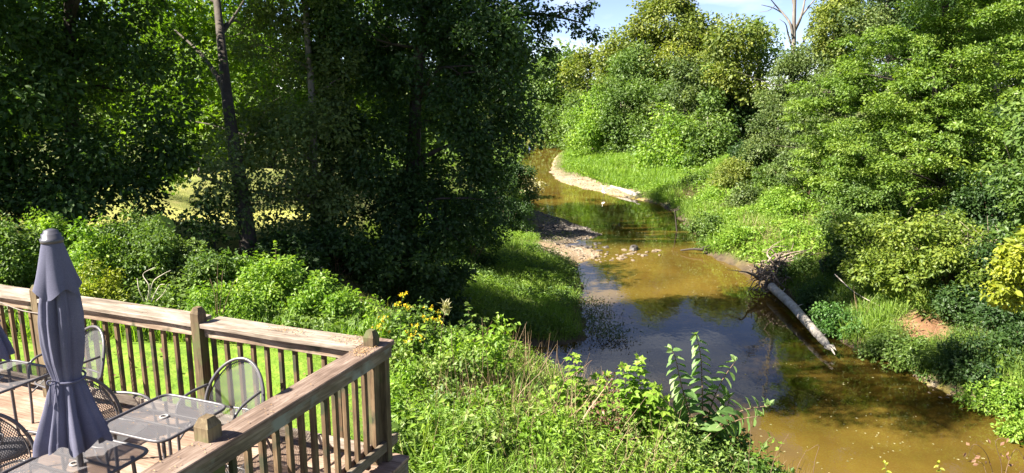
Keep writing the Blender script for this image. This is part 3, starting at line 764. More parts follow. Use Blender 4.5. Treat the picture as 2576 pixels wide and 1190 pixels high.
# --- dark undergrowth below the left trees
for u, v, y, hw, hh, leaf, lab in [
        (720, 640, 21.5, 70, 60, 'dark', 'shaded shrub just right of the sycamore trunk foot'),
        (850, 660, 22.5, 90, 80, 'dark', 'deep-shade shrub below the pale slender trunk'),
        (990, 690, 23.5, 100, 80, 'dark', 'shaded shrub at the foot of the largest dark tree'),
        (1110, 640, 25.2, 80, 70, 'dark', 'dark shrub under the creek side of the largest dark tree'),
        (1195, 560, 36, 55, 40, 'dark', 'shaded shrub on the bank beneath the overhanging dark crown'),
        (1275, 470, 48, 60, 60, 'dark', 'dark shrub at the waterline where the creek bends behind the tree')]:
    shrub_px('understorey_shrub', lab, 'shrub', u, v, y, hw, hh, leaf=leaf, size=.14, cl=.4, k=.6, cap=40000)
shrub_px('bleached_shrub', 'pale straw-coloured bush leaning over the water from the left bank', 'shrub', 1328, 458, 67, 30, 26, leaf='pale', size=.28, cl=.5, k=.4, bark='bleached', gaps=.3)

for u, v, hw, hh, lab in ((380, 520, 50, 40, 'sparse dark twigs in front of the pale clearing, left of the banana leaf tip'), (520, 530, 60, 45, 'sparse dark leafy sapling in front of the pale clearing beside the sycamore trunk')):
    shrub_px('understorey_shrub', lab, 'shrub', u, v, 21.5, hw, hh, leaf='dark', size=.14, cl=.3, k=.16, cap=9000, gaps=.45, bark='dark', n=5)

# --- trees far up the creek
for u, v, y, hw, hh, leaf, lab in [
        (1352, 250, 132, 34, 90, 'far', 'hazy far tree showing at the edge of the largest dark crown'),
        (1420, 210, 136, 60, 80, 'far', 'far round tree closing the creek bend under the hanging vine'),
        (1482, 185, 130, 45, 70, 'olive', 'far rust-tinged tree between the creek bend and the tall tree'),
        (1385, 320, 128, 60, 55, 'mid', 'far shaded tree with foliage down to the dark water'),
        (1450, 300, 122, 40, 70, 'far', 'far pale green tree just left of the bar thickets')]:
    tree('far_tree', lab, 'tree', [(u, 380, y), (u + 3, v, y), (u, v - hh * .7, y)], .35,
         [(u, v, y, hw, hh), (u - hw * .5, v + hh * .5, y - 2, hw * .6, hh * .5), (u + hw * .5, v + hh * .35, y - 2, hw * .6, hh * .55), (u, v - hh * .55, y, hw * .6, hh * .5)],
         leaf=leaf, size=.55, cl=1.9, k=.5, limbs=8, cap=16000, group='trees at the far bend')
tree('tall_tree', 'tallest yellow-tinged tree rising above the thickets across the bend', 'tree',
     [(1660, 400, 105), (1655, 200, 105), (1650, 0, 105)], .5,
     [(1595, 105, 105, 62, 62), (1662, 60, 105, 84, 80), (1732, 95, 104, 62, 72), (1600, 180, 103, 100, 80), (1710, 180, 102, 110, 90), (1545, 150, 105, 40, 40), (1785, 130, 103, 34, 60), (1640, 0, 105, 46, 36), (1722, 12, 105, 24, 24)],
     leaf='olive', size=.46, cl=1.7, k=.6, limbs=24, cap=90000, depth=1.2, gaps=.05)
for u, v, y, hw, hh, leaf, lab in [
        (1590, 200, 100, 70, 80, 'far', 'light green tree in front of the tallest tree on its creek side'),
        (1850, 150, 86, 75, 90, 'olive', 'brown-green domed tree right of the tallest tree'),
        (1905, 120, 90, 45, 60, 'mid', 'fresh green tree between the domed tree and the dead tree'),
        (1870, 300, 88, 45, 100, 'dark', 'dark recessed tree in the shadowed gap of the far bank'),
        (1800, 240, 90, 60, 80, 'mid', 'tree filling the slope behind the round thickets')]:
    tree('slope_tree', lab, 'tree', [(u, 420, y), (u + 4, v + 20, y), (u, v - hh * .7, y)], .35,
         [(u, v, y, hw, hh), (u - hw * .55, v + hh * .4, y - 2, hw * .6, hh * .6), (u + hw * .55, v + hh * .45, y - 2, hw * .6, hh * .6), (u, v - hh * .5, y, hw * .65, hh * .55)],
         leaf=leaf, size=.40, cl=1.5, k=.5, limbs=10, cap=34000, group='trees on the far slope')
for u, v, y, hw, hh, leaf, lab in [
        (1490, 300, 98, 52, 85, 'bright', 'light green thicket at the tip of the grassy bar, nearest the bend'),
        (1560, 270, 96, 60, 115, 'mid', 'tall round thicket second from the tip of the grassy bar'),
        (1640, 300, 92, 70, 105, 'mid', 'broad round thicket in the middle behind the grassy bar'),
        (1720, 280, 86, 75, 120, 'grey', 'grey-green tall thicket right of the middle behind the bar'),
        (1690, 360, 80, 60, 70, 'bright', 'low pale thicket standing in front of the grey-green one'),
        (1780, 340, 78, 60, 90, 'mid', 'thicket beside the dark gap, right end of the bar')]:
    tree('thicket', lab, 'thicket', [(u, 420, y), (u + 3, v + 30, y), (u, v - hh * .5, y)], .16,
         [(u, v, y, hw, hh), (u - hw * .5, v + hh * .45, y - 2, hw * .6, hh * .5), (u + hw * .5, v + hh * .4, y - 2.5, hw * .65, hh * .5), (u, v + hh * .6, y - 3, hw * .7, hh * .4), (u + hw * .2, v - hh * .5, y, hw * .55, hh * .5)],
         leaf=leaf, size=.34, cl=1.3, k=.5, limbs=12, cap=45000, group='thickets behind the bar', bark='grey', trunkname='stem')

# --- right bank
def dead_tree():
    y = 74
    p0 = at_y(1996, 330, y); base = np.array([p0[0], p0[1], gz(p0[0], p0[1])])
    root = thing('dead_tree', tuple(base), 'bare grey dead tree with forked branches against the sky', 'dead tree')
    main = smooth_path([base] + [at_y(*q) for q in ((1994, 220, y), (1997, 110, y), (1998, 30, y), (2003, -80, y), (2012, -200, y))], 26)
    g = Geo(); g.tube(main - base, np.linspace(.28, .11, len(main)), 9); g.build('trunk', BM['grey'], root, True)
    for pts, r in [([(1996, 100, y), (1988, 60, y), (1970, 34, y), (1950, 12, y), (1925, -20, y)], .16), ([(1970, 34, y), (1945, 20, y), (1915, 12, y)], .07), ([(1998, 80, y), (2016, 40, y), (2026, -10, y), (2036, -80, y)], .18),
                   ([(2016, 40, y), (2040, 10, y), (2066, -22, y)], .11), ([(2000, 140, y), (2030, 90, y), (2052, 40, y), (2084, -10, y)], .14), ([(1990, 110, y), (1982, 84, y), (1976, 60, y), (1958, 46, y)], .10), ([(1998, 20, y), (1990, -20, y), (1984, -80, y)], .1),
                   ([(2030, 90, y), (2056, 76, y), (2080, 70, y)], .06), ([(2026, 0, y), (2048, -30, y)], .06), ([(1950, 14, y), (1934, 26, y), (1912, 30, y)], .035)]:
        Q = smooth_path([at_y(a, b, c + rng.normal() * .8) - base for a, b, c in pts], 14)
        b_ = Geo(); b_.tube(Q, np.linspace(r, .025, len(Q)), 6); b_.build('branch', BM['grey'], root, True)
dead_tree()
for u, v, y, hw, hh, leaf, lab, sz in [
        (1985, 200, 66, 55, 70, 'grey', 'grey-green vine-covered tree below the dead tree', .22),
        (1955, 330, 62, 60, 80, 'grey', 'rounded vine-covered tree mounting the bank by the dark gap', .2),
        (2050, 300, 56, 70, 90, 'grey', 'vine-covered tree joining the locust on its upstream side', .2),
        (2110, 50, 62, 60, 70, 'olive', 'olive tree right of the dead tree, above the locust crown', .28),
        (2230, 30, 58, 90, 70, 'grey', 'thin-leaved tree top behind the locust crown', .24),
        (2350, 40, 56, 80, 80, 'dark', 'dark tree top standing behind the middle of the locust crown', .26),
        (2500, 20, 60, 110, 80, 'far', 'pale tree behind the locust at the upper right corner', .3),
        (2080, 170, 72, 70, 90, 'grey', 'dull green tree behind the locust, nearest the dead tree', .3),
        (2230, 170, 70, 100, 90, 'mid', 'tree standing behind the left half of the locust crown', .3),
        (2400, 190, 68, 110, 100, 'far', 'tree standing behind the right half of the locust crown', .3),
        (2560, 180, 64, 80, 120, 'mid', 'tree behind the locust at the right picture edge', .3),
        (2300, 330, 52, 130, 70, 'mid', 'leafy tree filling the bank under the locust crown', .24),
        (2480, 360, 46, 110, 90, 'dark', 'dark tree deep in the bank under the locust', .22),
        (2150, 400, 48, 80, 70, 'mid', 'leafy tree beneath the locust on the upstream side', .22)]:
    tree('bank_tree', lab, 'tree', [(u, 480, y), (u + 4, v + 30, y), (u, v - hh * .7, y)], .25,
         [(u, v, y, hw, hh), (u - hw * .5, v + hh * .5, y - 1.5, hw * .6, hh * .6), (u + hw * .55, v + hh * .4, y - 1, hw * .6, hh * .55), (u, v - hh * .5, y, hw * .6, hh * .5)],
         leaf=leaf, size=sz, cl=.75, k=.5, limbs=12, cap=45000, bark='grey', group='trees up the right bank', gaps=.22)
tree('locust_tree', 'spreading feathery locust, its light green sprays covering the right bank', 'tree',
     [(2440, 640, 37), (2436, 480, 37), (2440, 380, 37.5), (2400, 200, 38), (2380, 40, 38), (2370, -120, 38)], .36,
     [(2120, 290, 40, 110, 110), (2220, 190, 39, 120, 100), (2330, 230, 38, 130, 100), (2450, 130, 37, 140, 110), (2240, 370, 37, 150, 100), (2400, 330, 36, 120, 100), (2090, 420, 41, 90, 70), (2550, 240, 35, 80, 160), (2500, 30, 37, 110, 80), (2340, 450, 35.5, 120, 60), (2530, 420, 35, 80, 60), (2390, 40, 38, 60, 60), (2180, 470, 37, 120, 50), (2440, -120, 38, 200, 100)],
     leaf='locust', size=.155, cl=.62, k=.42, flat=.45, droop=.12, up=1.2, bark='dark', limbs=60, cap=190000, gaps=.2,
     extra=[([(2438, 420, 37.4), (2380, 330, 37), (2355, 250, 36.5), (2345, 190, 36.5)], .2, .1), ([(2440, 520, 37), (2480, 400, 36.5), (2510, 330, 36)], .12, .06)])
for u, v, y, hw, hh, leaf, lab, sz in [
        (2040, 420, 47, 70, 70, 'grey', 'grey-green bush below the vine-covered tree on the right bank', .17),
        (1900, 420, 62, 55, 45, 'dark', 'dark bush at the mouth of the shadowed gap', .2),
        (1850, 440, 58, 45, 40, 'olive', 'tan-green bush on the shore between bar and gap', .18),
        (1960, 455, 52, 50, 40, 'mid', 'low bush with pale twigs on the middle right bank', .17),
        (2170, 520, 36, 80, 50, 'mid', 'leafy bush under the lowest locust sprays', .14),
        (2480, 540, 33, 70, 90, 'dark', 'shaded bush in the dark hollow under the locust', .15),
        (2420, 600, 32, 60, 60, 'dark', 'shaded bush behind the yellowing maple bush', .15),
        (2490, 690, 28, 70, 70, 'dark', 'shaded bush under the golden bough, deepest in the hollow', .14),  # dark leaf colour of the hollow bushes stands in for deep shade
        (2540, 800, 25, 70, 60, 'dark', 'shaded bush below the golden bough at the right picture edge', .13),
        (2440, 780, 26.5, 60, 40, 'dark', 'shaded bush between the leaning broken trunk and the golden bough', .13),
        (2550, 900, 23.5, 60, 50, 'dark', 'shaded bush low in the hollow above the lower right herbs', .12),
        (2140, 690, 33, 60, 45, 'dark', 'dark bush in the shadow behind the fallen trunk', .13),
        (2130, 590, 34, 40, 40, 'mid', 'bush with large drooping leaves left of the maple bush', .2)]:
    shrub_px('bank_bush', lab, 'bush', u, v, y, hw, hh, leaf=leaf, size=sz, cl=.45, k=.55, cap=36000, n=4)
tree('maple_bush', 'yellow-green maple bush arching over the shaded right bank', 'tree',
     [(2330, 740, 30), (2320, 660, 30), (2310, 560, 30)], .12,
     [(2225, 600, 30, 90, 75), (2320, 620, 29, 115, 80), (2400, 690, 27.5, 75, 60), (2185, 660, 30, 55, 50), (2285, 705, 28, 80, 45), (2380, 590, 30.5, 70, 40)],
     leaf='maple', size=.16, cl=.4, k=.4, limbs=24, cap=60000, gaps=.25)
tree('golden_tree', 'golden-yellow leafy bough at the right edge over the creek', 'tree',
     [(2690, 900, 20), (2660, 760, 20), (2610, 660, 20)], .13,
     [(2556, 640, 20, 50, 48), (2535, 705, 20, 40, 34), (2575, 740, 20, 26, 18), (2620, 640, 20, 70, 80)],
     leaf='yellow', size=.15, cl=.32, k=.55, limbs=22, cap=30000, tpl='ovate', gaps=.15)
tree('shore_tree', 'tree just past the golden bough whose crown shades the right bank', 'tree',
     [(2760, 800, 26), (2740, 500, 26), (2720, 250, 26)], .25,
     [(2700, 420, 26, 140, 140), (2640, 560, 27, 90, 60), (2800, 250, 26, 160, 160)],
     leaf='mid', size=.2, cl=.6, k=.5, limbs=18, cap=50000)

# far woods closing the view beyond the meadow: one mass nobody could count
_wb = []
for k in range(64):
    a = R(-82 + 150 * k / 63.0) ; rad = 150 + 40 * rng.random()
    x, y = rad * math.sin(a) * (1.0 if a < 0 else .8), max(rad * math.cos(a), 12 + 30 * rng.random())
    if R(5) < a < R(40): continue
    if a > R(40): x = 70 + 20 * rng.random(); y = 20 + 90 * rng.random()
    h = 7 + 4 * rng.random(); w_ = 6 + 3 * rng.random()
    _wb.append((np.array([x, y, gz(x, y) + h * .9]), np.array([w_, w_, h])))
wgeo = Geo(); crown_geo(wgeo, _wb, 2.4, 1.0, 'leaf', .26, cap=90000)
tag(wgeo.build('far_woods', LM['far']), 'distant woods closing off the meadow behind the creek trees', 'woods', kind='stuff')

# ------------------------------------------------------------------ deck
Z_DECK, H_RAIL = 6.82, 1.07
_C = on_z(990, 856, Z_DECK + H_RAIL)
DROT = R(-21.5)
DECK = (float(_C[0]), float(_C[1]), Z_DECK)
def dloc(x, y, z=0.0):
    c, s = math.cos(DROT), math.sin(DROT)
    return (DECK[0] + x * c - y * s, DECK[1] + x * s + y * c, Z_DECK + z)
W_CAPX = wood_mat('weathered_cap_wood', 0, (.085, .062, .046), (.22, .178, .143), (.365, .318, .268))
W_CAPY = wood_mat('worn_cap_wood', 1, (.065, .042, .032), (.15, .105, .082), (.26, .20, .165))
W_FLOOR = wood_mat('decking_wood', 0, (.13, .08, .055), (.25, .17, .125), (.38, .29, .23))
W_BAL = wood_mat('baluster_wood', 2, (.05, .03, .02), (.125, .08, .045), (.21, .145, .085), moss=(.05, .05, .03))
W_POST = wood_mat('post_wood', 2, (.045, .032, .02), (.115, .083, .048), (.20, .155, .09), moss=(.09, .10, .04))
W_RX = wood_mat('rail_wood', 0, (.10, .065, .045), (.25, .18, .13), (.40, .32, .25), moss=(.06, .065, .035))
W_RY = wood_mat('side_rail_wood', 1, (.06, .045, .035), (.15, .12, .085), (.27, .22, .17), moss=(.22, .23, .20))
CHAIRMESH = mesh_metal('chair_metal_mesh', (.10, .098, .10), .016, .36)
DARKMETAL = plain_mat('painted_metal', (.085, .08, .088), .34, noise=.2)
MESHMETAL = mesh_metal('expanded_metal', (.13, .125, .135), .014, .45)

deck = thing('wooden_deck', DECK, 'raised weathered wooden deck floor overlooking the creek', 'deck', rotz=DROT)
g = Geo()
y = .04
while y > -5.2:
    g.box(-7.5, .10 + rng.normal() * .004, y - .137, y, -.032 + rng.normal() * .001, 0 + rng.normal() * .0012, .004)
    y -= .144
g.build('decking', W_FLOOR, deck)
Geo().box(.055, .093, -5.2, .03, -.27, -.034, .004).build('rim_joist', W_RY, deck)
Geo().box(-7.5, .053, -.01, .028, -.27, -.034, .004).build('rim_joist', W_RX, deck)
for x, yy in ((-.1, -.12), (-2.6, -.12), (-5, -.12), (-.1, -2.6)):
    Geo().box(x - .07, x + .07, yy - .07, yy + .07, -1.5, -.034, .005).build('support_post', W_POST, deck)

def post(parent, x, y, z1=1.21, s=.05):
    g = Geo()
    zc = z1 - .05
    g.box(x - s, x + s, y - s, y + s, 0.0, zc, .004)
    t = s * .55
    V = [(x - s + .003, y - s + .003, zc), (x + s - .003, y - s + .003, zc), (x + s - .003, y + s - .003, zc), (x - s + .003, y + s - .003, zc), (x - t, y - t, z1), (x + t, y - t, z1), (x + t, y + t, z1), (x - t, y + t, z1)]
    g.add(V, [(0, 1, 5, 4), (1, 2, 6, 5), (2, 3, 7, 6), (3, 0, 4, 7), (4, 5, 6, 7)])
    return g.build('post', W_POST, parent)
back = thing('deck_railing', DECK, 'long back railing with pale weathered cap along the lawn side of the deck', 'railing', rotz=DROT)
def cap(parent, x0, x1, y0, y1, axis, mat):
    """a plank with a slightly uneven long edge"""
    g = Geo(); n = 40
    for k in range(1):
        rows = []
        for i in range(n):
            t = i / (n - 1)
            if axis == 0:
                x = x0 + (x1 - x0) * t; e = .006 * math.sin(x * 2.1) + .004 * math.sin(x * 7.3); dz = .006 * math.sin(x * 1.3)
                sec = [(x, y0 + e, .0), (x, y0 + e, .034), (x, y0 + e + .006, .04), (x, y1 + e - .006, .04), (x, y1 + e, .034), (x, y1 + e, 0)]
            else:
                yv = y0 + (y1 - y0) * t; e = .004 * math.sin(yv * 2.3); dz = .005 * math.sin(yv * 1.4)
                sec = [(x1 + e, yv, .0), (x1 + e, yv, .034), (x1 + e - .006, yv, .04), (x0 + e + .006, yv, .04), (x0 + e, yv, .034), (x0 + e, yv, 0)]
            rows.append([(a, b, 1.03 + c + dz) for a, b, c in sec])
        V = [p for r in rows for p in r]; F = []
        for i in range(n - 1):
            for j in range(6):
                a, b = i * 6 + j, i * 6 + (j + 1) % 6
                F.append((a, a + 6, b + 6, b))
        F += [(0, 1, 2, 3), (0, 3, 4, 5)]
        m = (n - 1) * 6
        F += [(m + 3, m + 2, m + 1, m), (m + 5, m + 4, m + 3, m)]
        g.add(V, F)
    return g.build('cap_rail', mat, parent)
cap(back, -7.5, -1.983, -.262, 0.0, 0, W_CAPX)
cap(back, -1.877, -.205, -.262, 0.0, 0, W_CAPX)
Geo().box(-7.5, -1.983, -.215, -.178, .925, 1.028, .004).build('under_rail', W_RX, back)
Geo().box(-1.877, -.21, -.215, -.178, .925, 1.028, .004).build('under_rail', W_RX, back)
Geo().box(-7.5, -1.983, -.217, -.179, .085, .175, .004).build('bottom_rail', W_CAPX, back)
Geo().box(-1.877, -.20, -.217, -.179, .085, .175, .004).build('bottom_rail', W_CAPX, back)
post(back, -1.93, -.215); post(back, -4.05, -.215); post(back, -.115, -.165, 1.2)
x = -.30
while x > -6.6:
    if min(abs(x + 1.93), abs(x + 4.05)) > .07:
        b_ = Geo().box(x - .019, x + .019, -.176, -.138, .03 + rng.normal() * .006, 1.025, .003)
        b_.v[0] = b_.v[0] + np.where(b_.v[0][:, 2:3] < .5, rng.normal(size=(1, 3)) * .005 * np.array([1, 0, 0]), 0)
        b_.build('baluster', W_BAL, back)
    x -= .153
side = thing('deck_railing', DECK, 'near side railing with darker worn cap running from the corner post', 'railing', rotz=DROT)
cap(side, -.20, 0.0, -5.2, .012, 1, W_CAPY)
Geo().box(-.045, -.008, -5.2, -.02, .93, 1.028, .004).build('under_rail', W_RY, side)
Geo().box(-.06, -.022, -5.2, .06, .10, .19, .004).build('bottom_rail', W_RY, side)
Geo().box(-.150, -.112, -5.2, -.22, .10, .19, .004).build('bottom_rail', W_CAPY, side)
post(side, -.15, -1.96, 1.21, .058)
Geo().box(-.075, -.01, -.13, -.06, .0, 1.026, .004).build('post', W_POST, side)
y = -.20
while y > -4.9:
    if abs(y + 1.96) > .075:
        Geo().box(-.108, -.068, y - .02, y + .02, .03 + rng.normal() * .006, 1.025, .003).build('baluster', W_BAL, side)
    y -= .137

def uv_from(o, fn):
    me = o.data
    co = np.empty(len(me.vertices) * 3, np.float32); me.vertices.foreach_get('co', co); co = co.reshape(-1, 3)
    li = np.empty(len(me.loops), np.int32); me.loops.foreach_get('vertex_index', li)
    uv = me.uv_layers.new(name='uv')
    uv.data.foreach_set('uv', np.asarray(fn(co), np.float32)[li].ravel())
    return o
def boundary(a, half, n=9.0):
    c, s = abs(math.cos(a)), abs(math.sin(a))
    return half / (c ** n + s ** n) ** (1 / n)

# ------------------------------------------------------------------ patio furniture
def make_table(label, loc, rot):
    t = thing('patio_table', loc, label, 'table', 'mesh patio tables', rot)
    H, A = .72, .33
    def top(a, b):
        x, y = a * 2 - 1, b * 2 - 1
        s = max(abs(x), abs(y)); ang = math.atan2(y, x)
        r = s * boundary(ang, A) if s > 1e-6 else 0
        return (r * math.cos(ang), r * math.sin(ang), H - .004)
    o = Geo().grid(top, 41, 41).build('table_top', MESHMETAL, t)
    uv_from(o, lambda c: c[:, :2])
    ring = [(boundary(a, A) * math.cos(a), boundary(a, A) * math.sin(a), H) for a in np.linspace(0, 2 * math.pi, 97)]
    Geo().tube(ring, .0125, 8, cap=False).build('table_rim', DARKMETAL, t, True)
    Geo().tube([(.028 * math.cos(a), .028 * math.sin(a), H + .001) for a in np.linspace(0, 2 * math.pi, 25)], .008, 6, cap=False).build('umbrella_ring', plain_mat('ring_metal', (.3, .29, .28), .35), t, True)
    b_ = Geo()
    b_.box(-A + .02, A - .02, -.09, -.075, H - .03, H - .010, .002); b_.build('brace', DARKMETAL, t)
    b_ = Geo(); b_.box(-A + .02, A - .02, .075, .09, H - .03, H - .010, .002); b_.build('brace', DARKMETAL, t)
    for sx in (-1, 1):
        for sy in (-1, 1):
            P = smooth_path([(sx * .24, sy * .24, H - .02), (sx * .245, sy * .245, .5), (sx * .25, sy * .25, .2), (sx * .275, sy * .275, 0)], 10)
            Geo().tube(P, .014, 7).build('leg', DARKMETAL, t, True)
    Geo().tube(smooth_path([(-.25, -.25, .22), (0, -.05, .22), (.25, -.25, .22)], 10), .008, 6).build('cross_bar', DARKMETAL, t, True)
    return t
TA = make_table('empty mesh table beside the near side railing, husks on it', dloc(-1.26, -1.29), DROT)
TB = make_table('mesh table with the closed umbrella standing in it', dloc(-1.243, -2.05), DROT)
TC = make_table('mesh table at the left edge near the back railing', dloc(-3.2, -1.234), DROT)

def make_chair(label, loc, rot):
    """open side towards local -y"""
    c = thing('patio_chair', loc, label, 'chair', 'mesh patio chairs', rot)
    def hoop(t):
        cs, sn = math.cos(t), math.sin(t)
        return (-.295 * cs, .20 + .10 * sn - .06 * cs * cs, .50 + .36 * sn)
    P = [(-.262, .10, .41)] + [hoop(t) for t in np.linspace(-.12, math.pi + .12, 30)] + [(.262, .10, .41)]
    Geo().tube(P, .0145, 8).build('back_hoop', DARKMETAL, c, True)
    P2 = [(x * .90, y_ + .012, .43 + (z - .43) * .93) for x, y_, z in P]
    Geo().tube(P2, .006, 6).build('back_trim', DARKMETAL, c, True)
    def bk(a, b):
        z = .43 + b * .415; s = a * 2 - 1
        q = max(0.0, 1 - max(0, (z - .50) / .36) ** 2)
        hw = .255 * math.sqrt(q) if z > .5 else .255
        x = s * hw
        return (x, .19 + .10 * max(0, (z - .5) / .36) + .035 * (1 - (x / .27) ** 2) - .05 * (x / .27) ** 2, z)
    o = Geo().grid(bk, 17, 22).build('back_mesh', CHAIRMESH, c, True)
    uv_from(o, lambda k: k[:, [0, 2]])
    def st(a, b):
        x, y_ = (a * 2 - 1), (b * 2 - 1)
        s = max(abs(x), abs(y_)); ang = math.atan2(y_, x); r = s * boundary(ang, .235, 5) if s > 1e-6 else 0
        X, Y = r * math.cos(ang), r * math.sin(ang)
        return (X, Y - .01, .425 - .018 * (1 - s * s))
    o = Geo().grid(st, 21, 21).build('seat', CHAIRMESH, c, True)
    uv_from(o, lambda k: k[:, :2])
    Geo().tube([(boundary(a, .235, 5) * math.cos(a), boundary(a, .235, 5) * math.sin(a) - .01, .425) for a in np.linspace(0, 2 * math.pi, 49)], .010, 6, cap=False).build('seat_rim', DARKMETAL, c, True)
    for s in (-1, 1):
        arm = smooth_path([(s * .268, .15, .645), (s * .285, .02, .648), (s * .292, -.12, .635), (s * .285, -.205, .585), (s * .272, -.235, .48), (s * .268, -.245, .2), (s * .27, -.255, 0)], 26)
        Geo().tube(arm, .0125, 7).build('arm', DARKMETAL, c, True)
        Geo().tube(smooth_path([(s * .25, .12, .42), (s * .255, .2, .2), (s * .26, .29, 0)], 10), .0125, 7).build('leg', DARKMETAL, c, True)
        Geo().tube(smooth_path([(s * .235, -.1, .415), (s * .27, -.16, .35), (s * .269, -.245, .30)], 6), .008, 6).build('side_strut', DARKMETAL, c, True)
    return c
CH = make_chair('chair between the empty table and the back railing post, hoop back in full view', dloc(-1.27, -.68), DROT + R(4))
def chair(label, x, y, deg):
    c = copy_tree(CH); c['label'] = label
    c.location = dloc(x, y); c.rotation_euler.z = DROT + R(deg)
    return c
chair('chair behind the closed umbrella against the back railing', -3.30, -.52, -8)
chair('chair partly behind the umbrella skirt, arm towards the empty table', -1.98, -1.22, 97)
chair('chair at the lower left corner facing the umbrella table', -2.02, -2.02, 86)
chair('chair half hidden behind the balusters of the near side railing', -.66, -1.52, -86)

FABRIC = None
def fabric():
    m, nt, out = new_mat('umbrella_fabric')
    tc = node(nt, 'ShaderNodeTexCoord')
    nz = node(nt, 'ShaderNodeTexNoise', i_Scale=160.0, i_Detail=2.0); nt.links.new(tc.outputs['Object'], nz.inputs['Vector'])
    n2 = node(nt, 'ShaderNodeTexNoise', i_Scale=5.0, i_Detail=3.0); nt.links.new(tc.outputs['Object'], n2.inputs['Vector'])
    ad = node(nt, 'ShaderNodeMath', operation='MULTIPLY_ADD'); ad.inputs[1].default_value = .5
    nt.links.new(nz.outputs['Fac'], ad.inputs[0])
    h = node(nt, 'ShaderNodeMath', operation='MULTIPLY'); h.inputs[1].default_value = .5; nt.links.new(n2.outputs['Fac'], h.inputs[0]); nt.links.new(h.outputs[0], ad.inputs[2])
    col = ramp(nt, [(.3, (.12, .12, .18)), (.7, (.19, .19, .265))], ad.outputs[0])
    d = node(nt, 'ShaderNodeBsdfDiffuse', i_Roughness=.6); nt.links.new(col, d.inputs['Color'])
    t = node(nt, 'ShaderNodeBsdfTranslucent'); nt.links.new(col, t.inputs['Color'])
    ms = node(nt, 'ShaderNodeMixShader', i_Fac=.12); nt.links.new(d.outputs[0], ms.inputs[1]); nt.links.new(t.outputs[0], ms.inputs[2])
    nt.links.new(ms.outputs[0], out.inputs['Surface'])
    return m
FABRIC = fabric()
def make_umbrella(label, loc, rot):
    u = thing('patio_umbrella', loc, label, 'umbrella', 'closed patio umbrellas', rot)
    Geo().tube([(0, 0, .02), (0, 0, 1.2), (0, 0, 2.2)], .021, 12).build('pole', DARKMETAL, u, True)
    g = Geo()
    g.tube([(0, 0, 0.0), (0, 0, .03), (0, 0, .06), (0, 0, .075)], [.23, .225, .17, .05], 28); g.tube([(0, 0, .07), (0, 0, .3)], .032, 12)
    g.build('base', DARKMETAL, u, True)
    ph = rng.random(12) * 6.28
    def pleat(a, z):
        q = .5 * (8 * a + 1.1 * math.sin(2 * a + ph[0]) + .7 * math.sin(z * 2.2 + ph[1]))
        return (1.5 * abs(math.sin(q)) - .95 + (.55 * abs(math.sin(6.5 * a + ph[2] + .8 * z)) - .35) + math.sin(3 * a + ph[3] - z) * .22)
    prof_z = [.90, .95, 1.03, 1.15, 1.27, 1.32, 1.35, 1.39, 1.48, 1.60, 1.74, 1.86, 1.96, 2.10, 2.20]
    prof_r = [.262, .250, .218, .172, .136, .113, .107, .116, .137, .152, .157, .146, .122, .092, .06]
    prof_a = [.21, .21, .21, .20, .17, .12, .10, .12, .16, .17, .17, .16, .13, .08, .04]
    n, m = 144, 110
    V, F = [], []
    for j in range(m):
        z = .90 + 1.30 * j / (m - 1)
        r0 = .72 * np.interp(z, prof_z, prof_r); am = np.interp(z, prof_z, prof_a)
        for i in range(n):
            a = 2 * math.pi * i / n
            p = pleat(a, z)
            r = r0 * (1 + am * p * 1.65)
            hem = 0 if j > 5 else (1 - j / 6) * (.028 * math.sin(5 * a + ph[4]) + .02 * math.sin(11 * a + ph[5]) + .02 * p)
            off = .02 * math.sin(z * 3 + 1)
            V.append((r * math.cos(a) + off * .5, r * math.sin(a), z + hem))
    for j in range(m - 1):
        for i in range(n):
            i2 = (i + 1) % n
            F.append((j * n + i, j * n + i2, (j + 1) * n + i2, (j + 1) * n + i))
    Geo().add(V, F).build('canopy', FABRIC, u, True)
    V, F = [], []; m2 = 26
    for j in range(m2):
        t = j / (m2 - 1); z = 2.25 - .33 * t
        r0 = .054 + .074 * t ** .9
        for i in range(n):
            a = 2 * math.pi * i / n
            p = 1.5 * abs(math.sin(3 * a + ph[6] + .5 * math.sin(a + ph[7]))) - .95 + math.sin(2 * a + ph[8]) * .3
            r = r0 * (1 + .17 * t ** 1.4 * p)
            V.append((r * math.cos(a), r * math.sin(a), z + (t ** 4) * .03 * math.sin(4 * a + ph[9])))
    for j in range(m2 - 1):
        for i in range(n):
            i2 = (i + 1) % n
            F.append((j * n + i, (j + 1) * n + i, (j + 1) * n + i2, j * n + i2))
    Geo().add(V, F).build('vent_flap', FABRIC, u, True)
    Geo().tube([(0, 0, 2.235), (0, 0, 2.262), (0, 0, 2.264), (0, 0, 2.29), (0, 0, 2.292), (0, 0, 2.312), (0, 0, 2.322)], [.064, .066, .055, .056, .046, .04, .008], 28).build('top_cap', plain_mat('cap_plastic', (.07, .068, .085), .35), u, True)
    Geo().tube([(.086 * math.cos(a) + .005, .086 * math.sin(a), 1.345 + .012 * math.sin(a)) for a in np.linspace(0, 2 * math.pi, 49)], .0075, 6, cap=False).build('tie_strap', FABRIC, u, True)
    g = Geo()
    for k, (dx, L) in enumerate(((-.03, .14), (.0, .20))):
        g.tube(smooth_path([(-.052 + dx, -.074, 1.345), (-.06 + dx, -.10, 1.32), (-.055 + dx * 1.6, -.115, 1.345 - L)], 8), .006, 5)
    g.tube(smooth_path([(-.055, -.075, 1.345), (-.095, -.105, 1.37), (-.10, -.095, 1.34), (-.055, -.08, 1.34)], 10), .005, 5)
    g.build('strap_bow', FABRIC, u, True)
    return u
UM = make_umbrella('closed grey-violet patio umbrella tied at the waist, standing tall on the deck', dloc(-1.19, -2.05), R(20))
u2 = copy_tree(UM); u2['label'] = 'second closed umbrella, only its fold edge showing at the left picture edge'
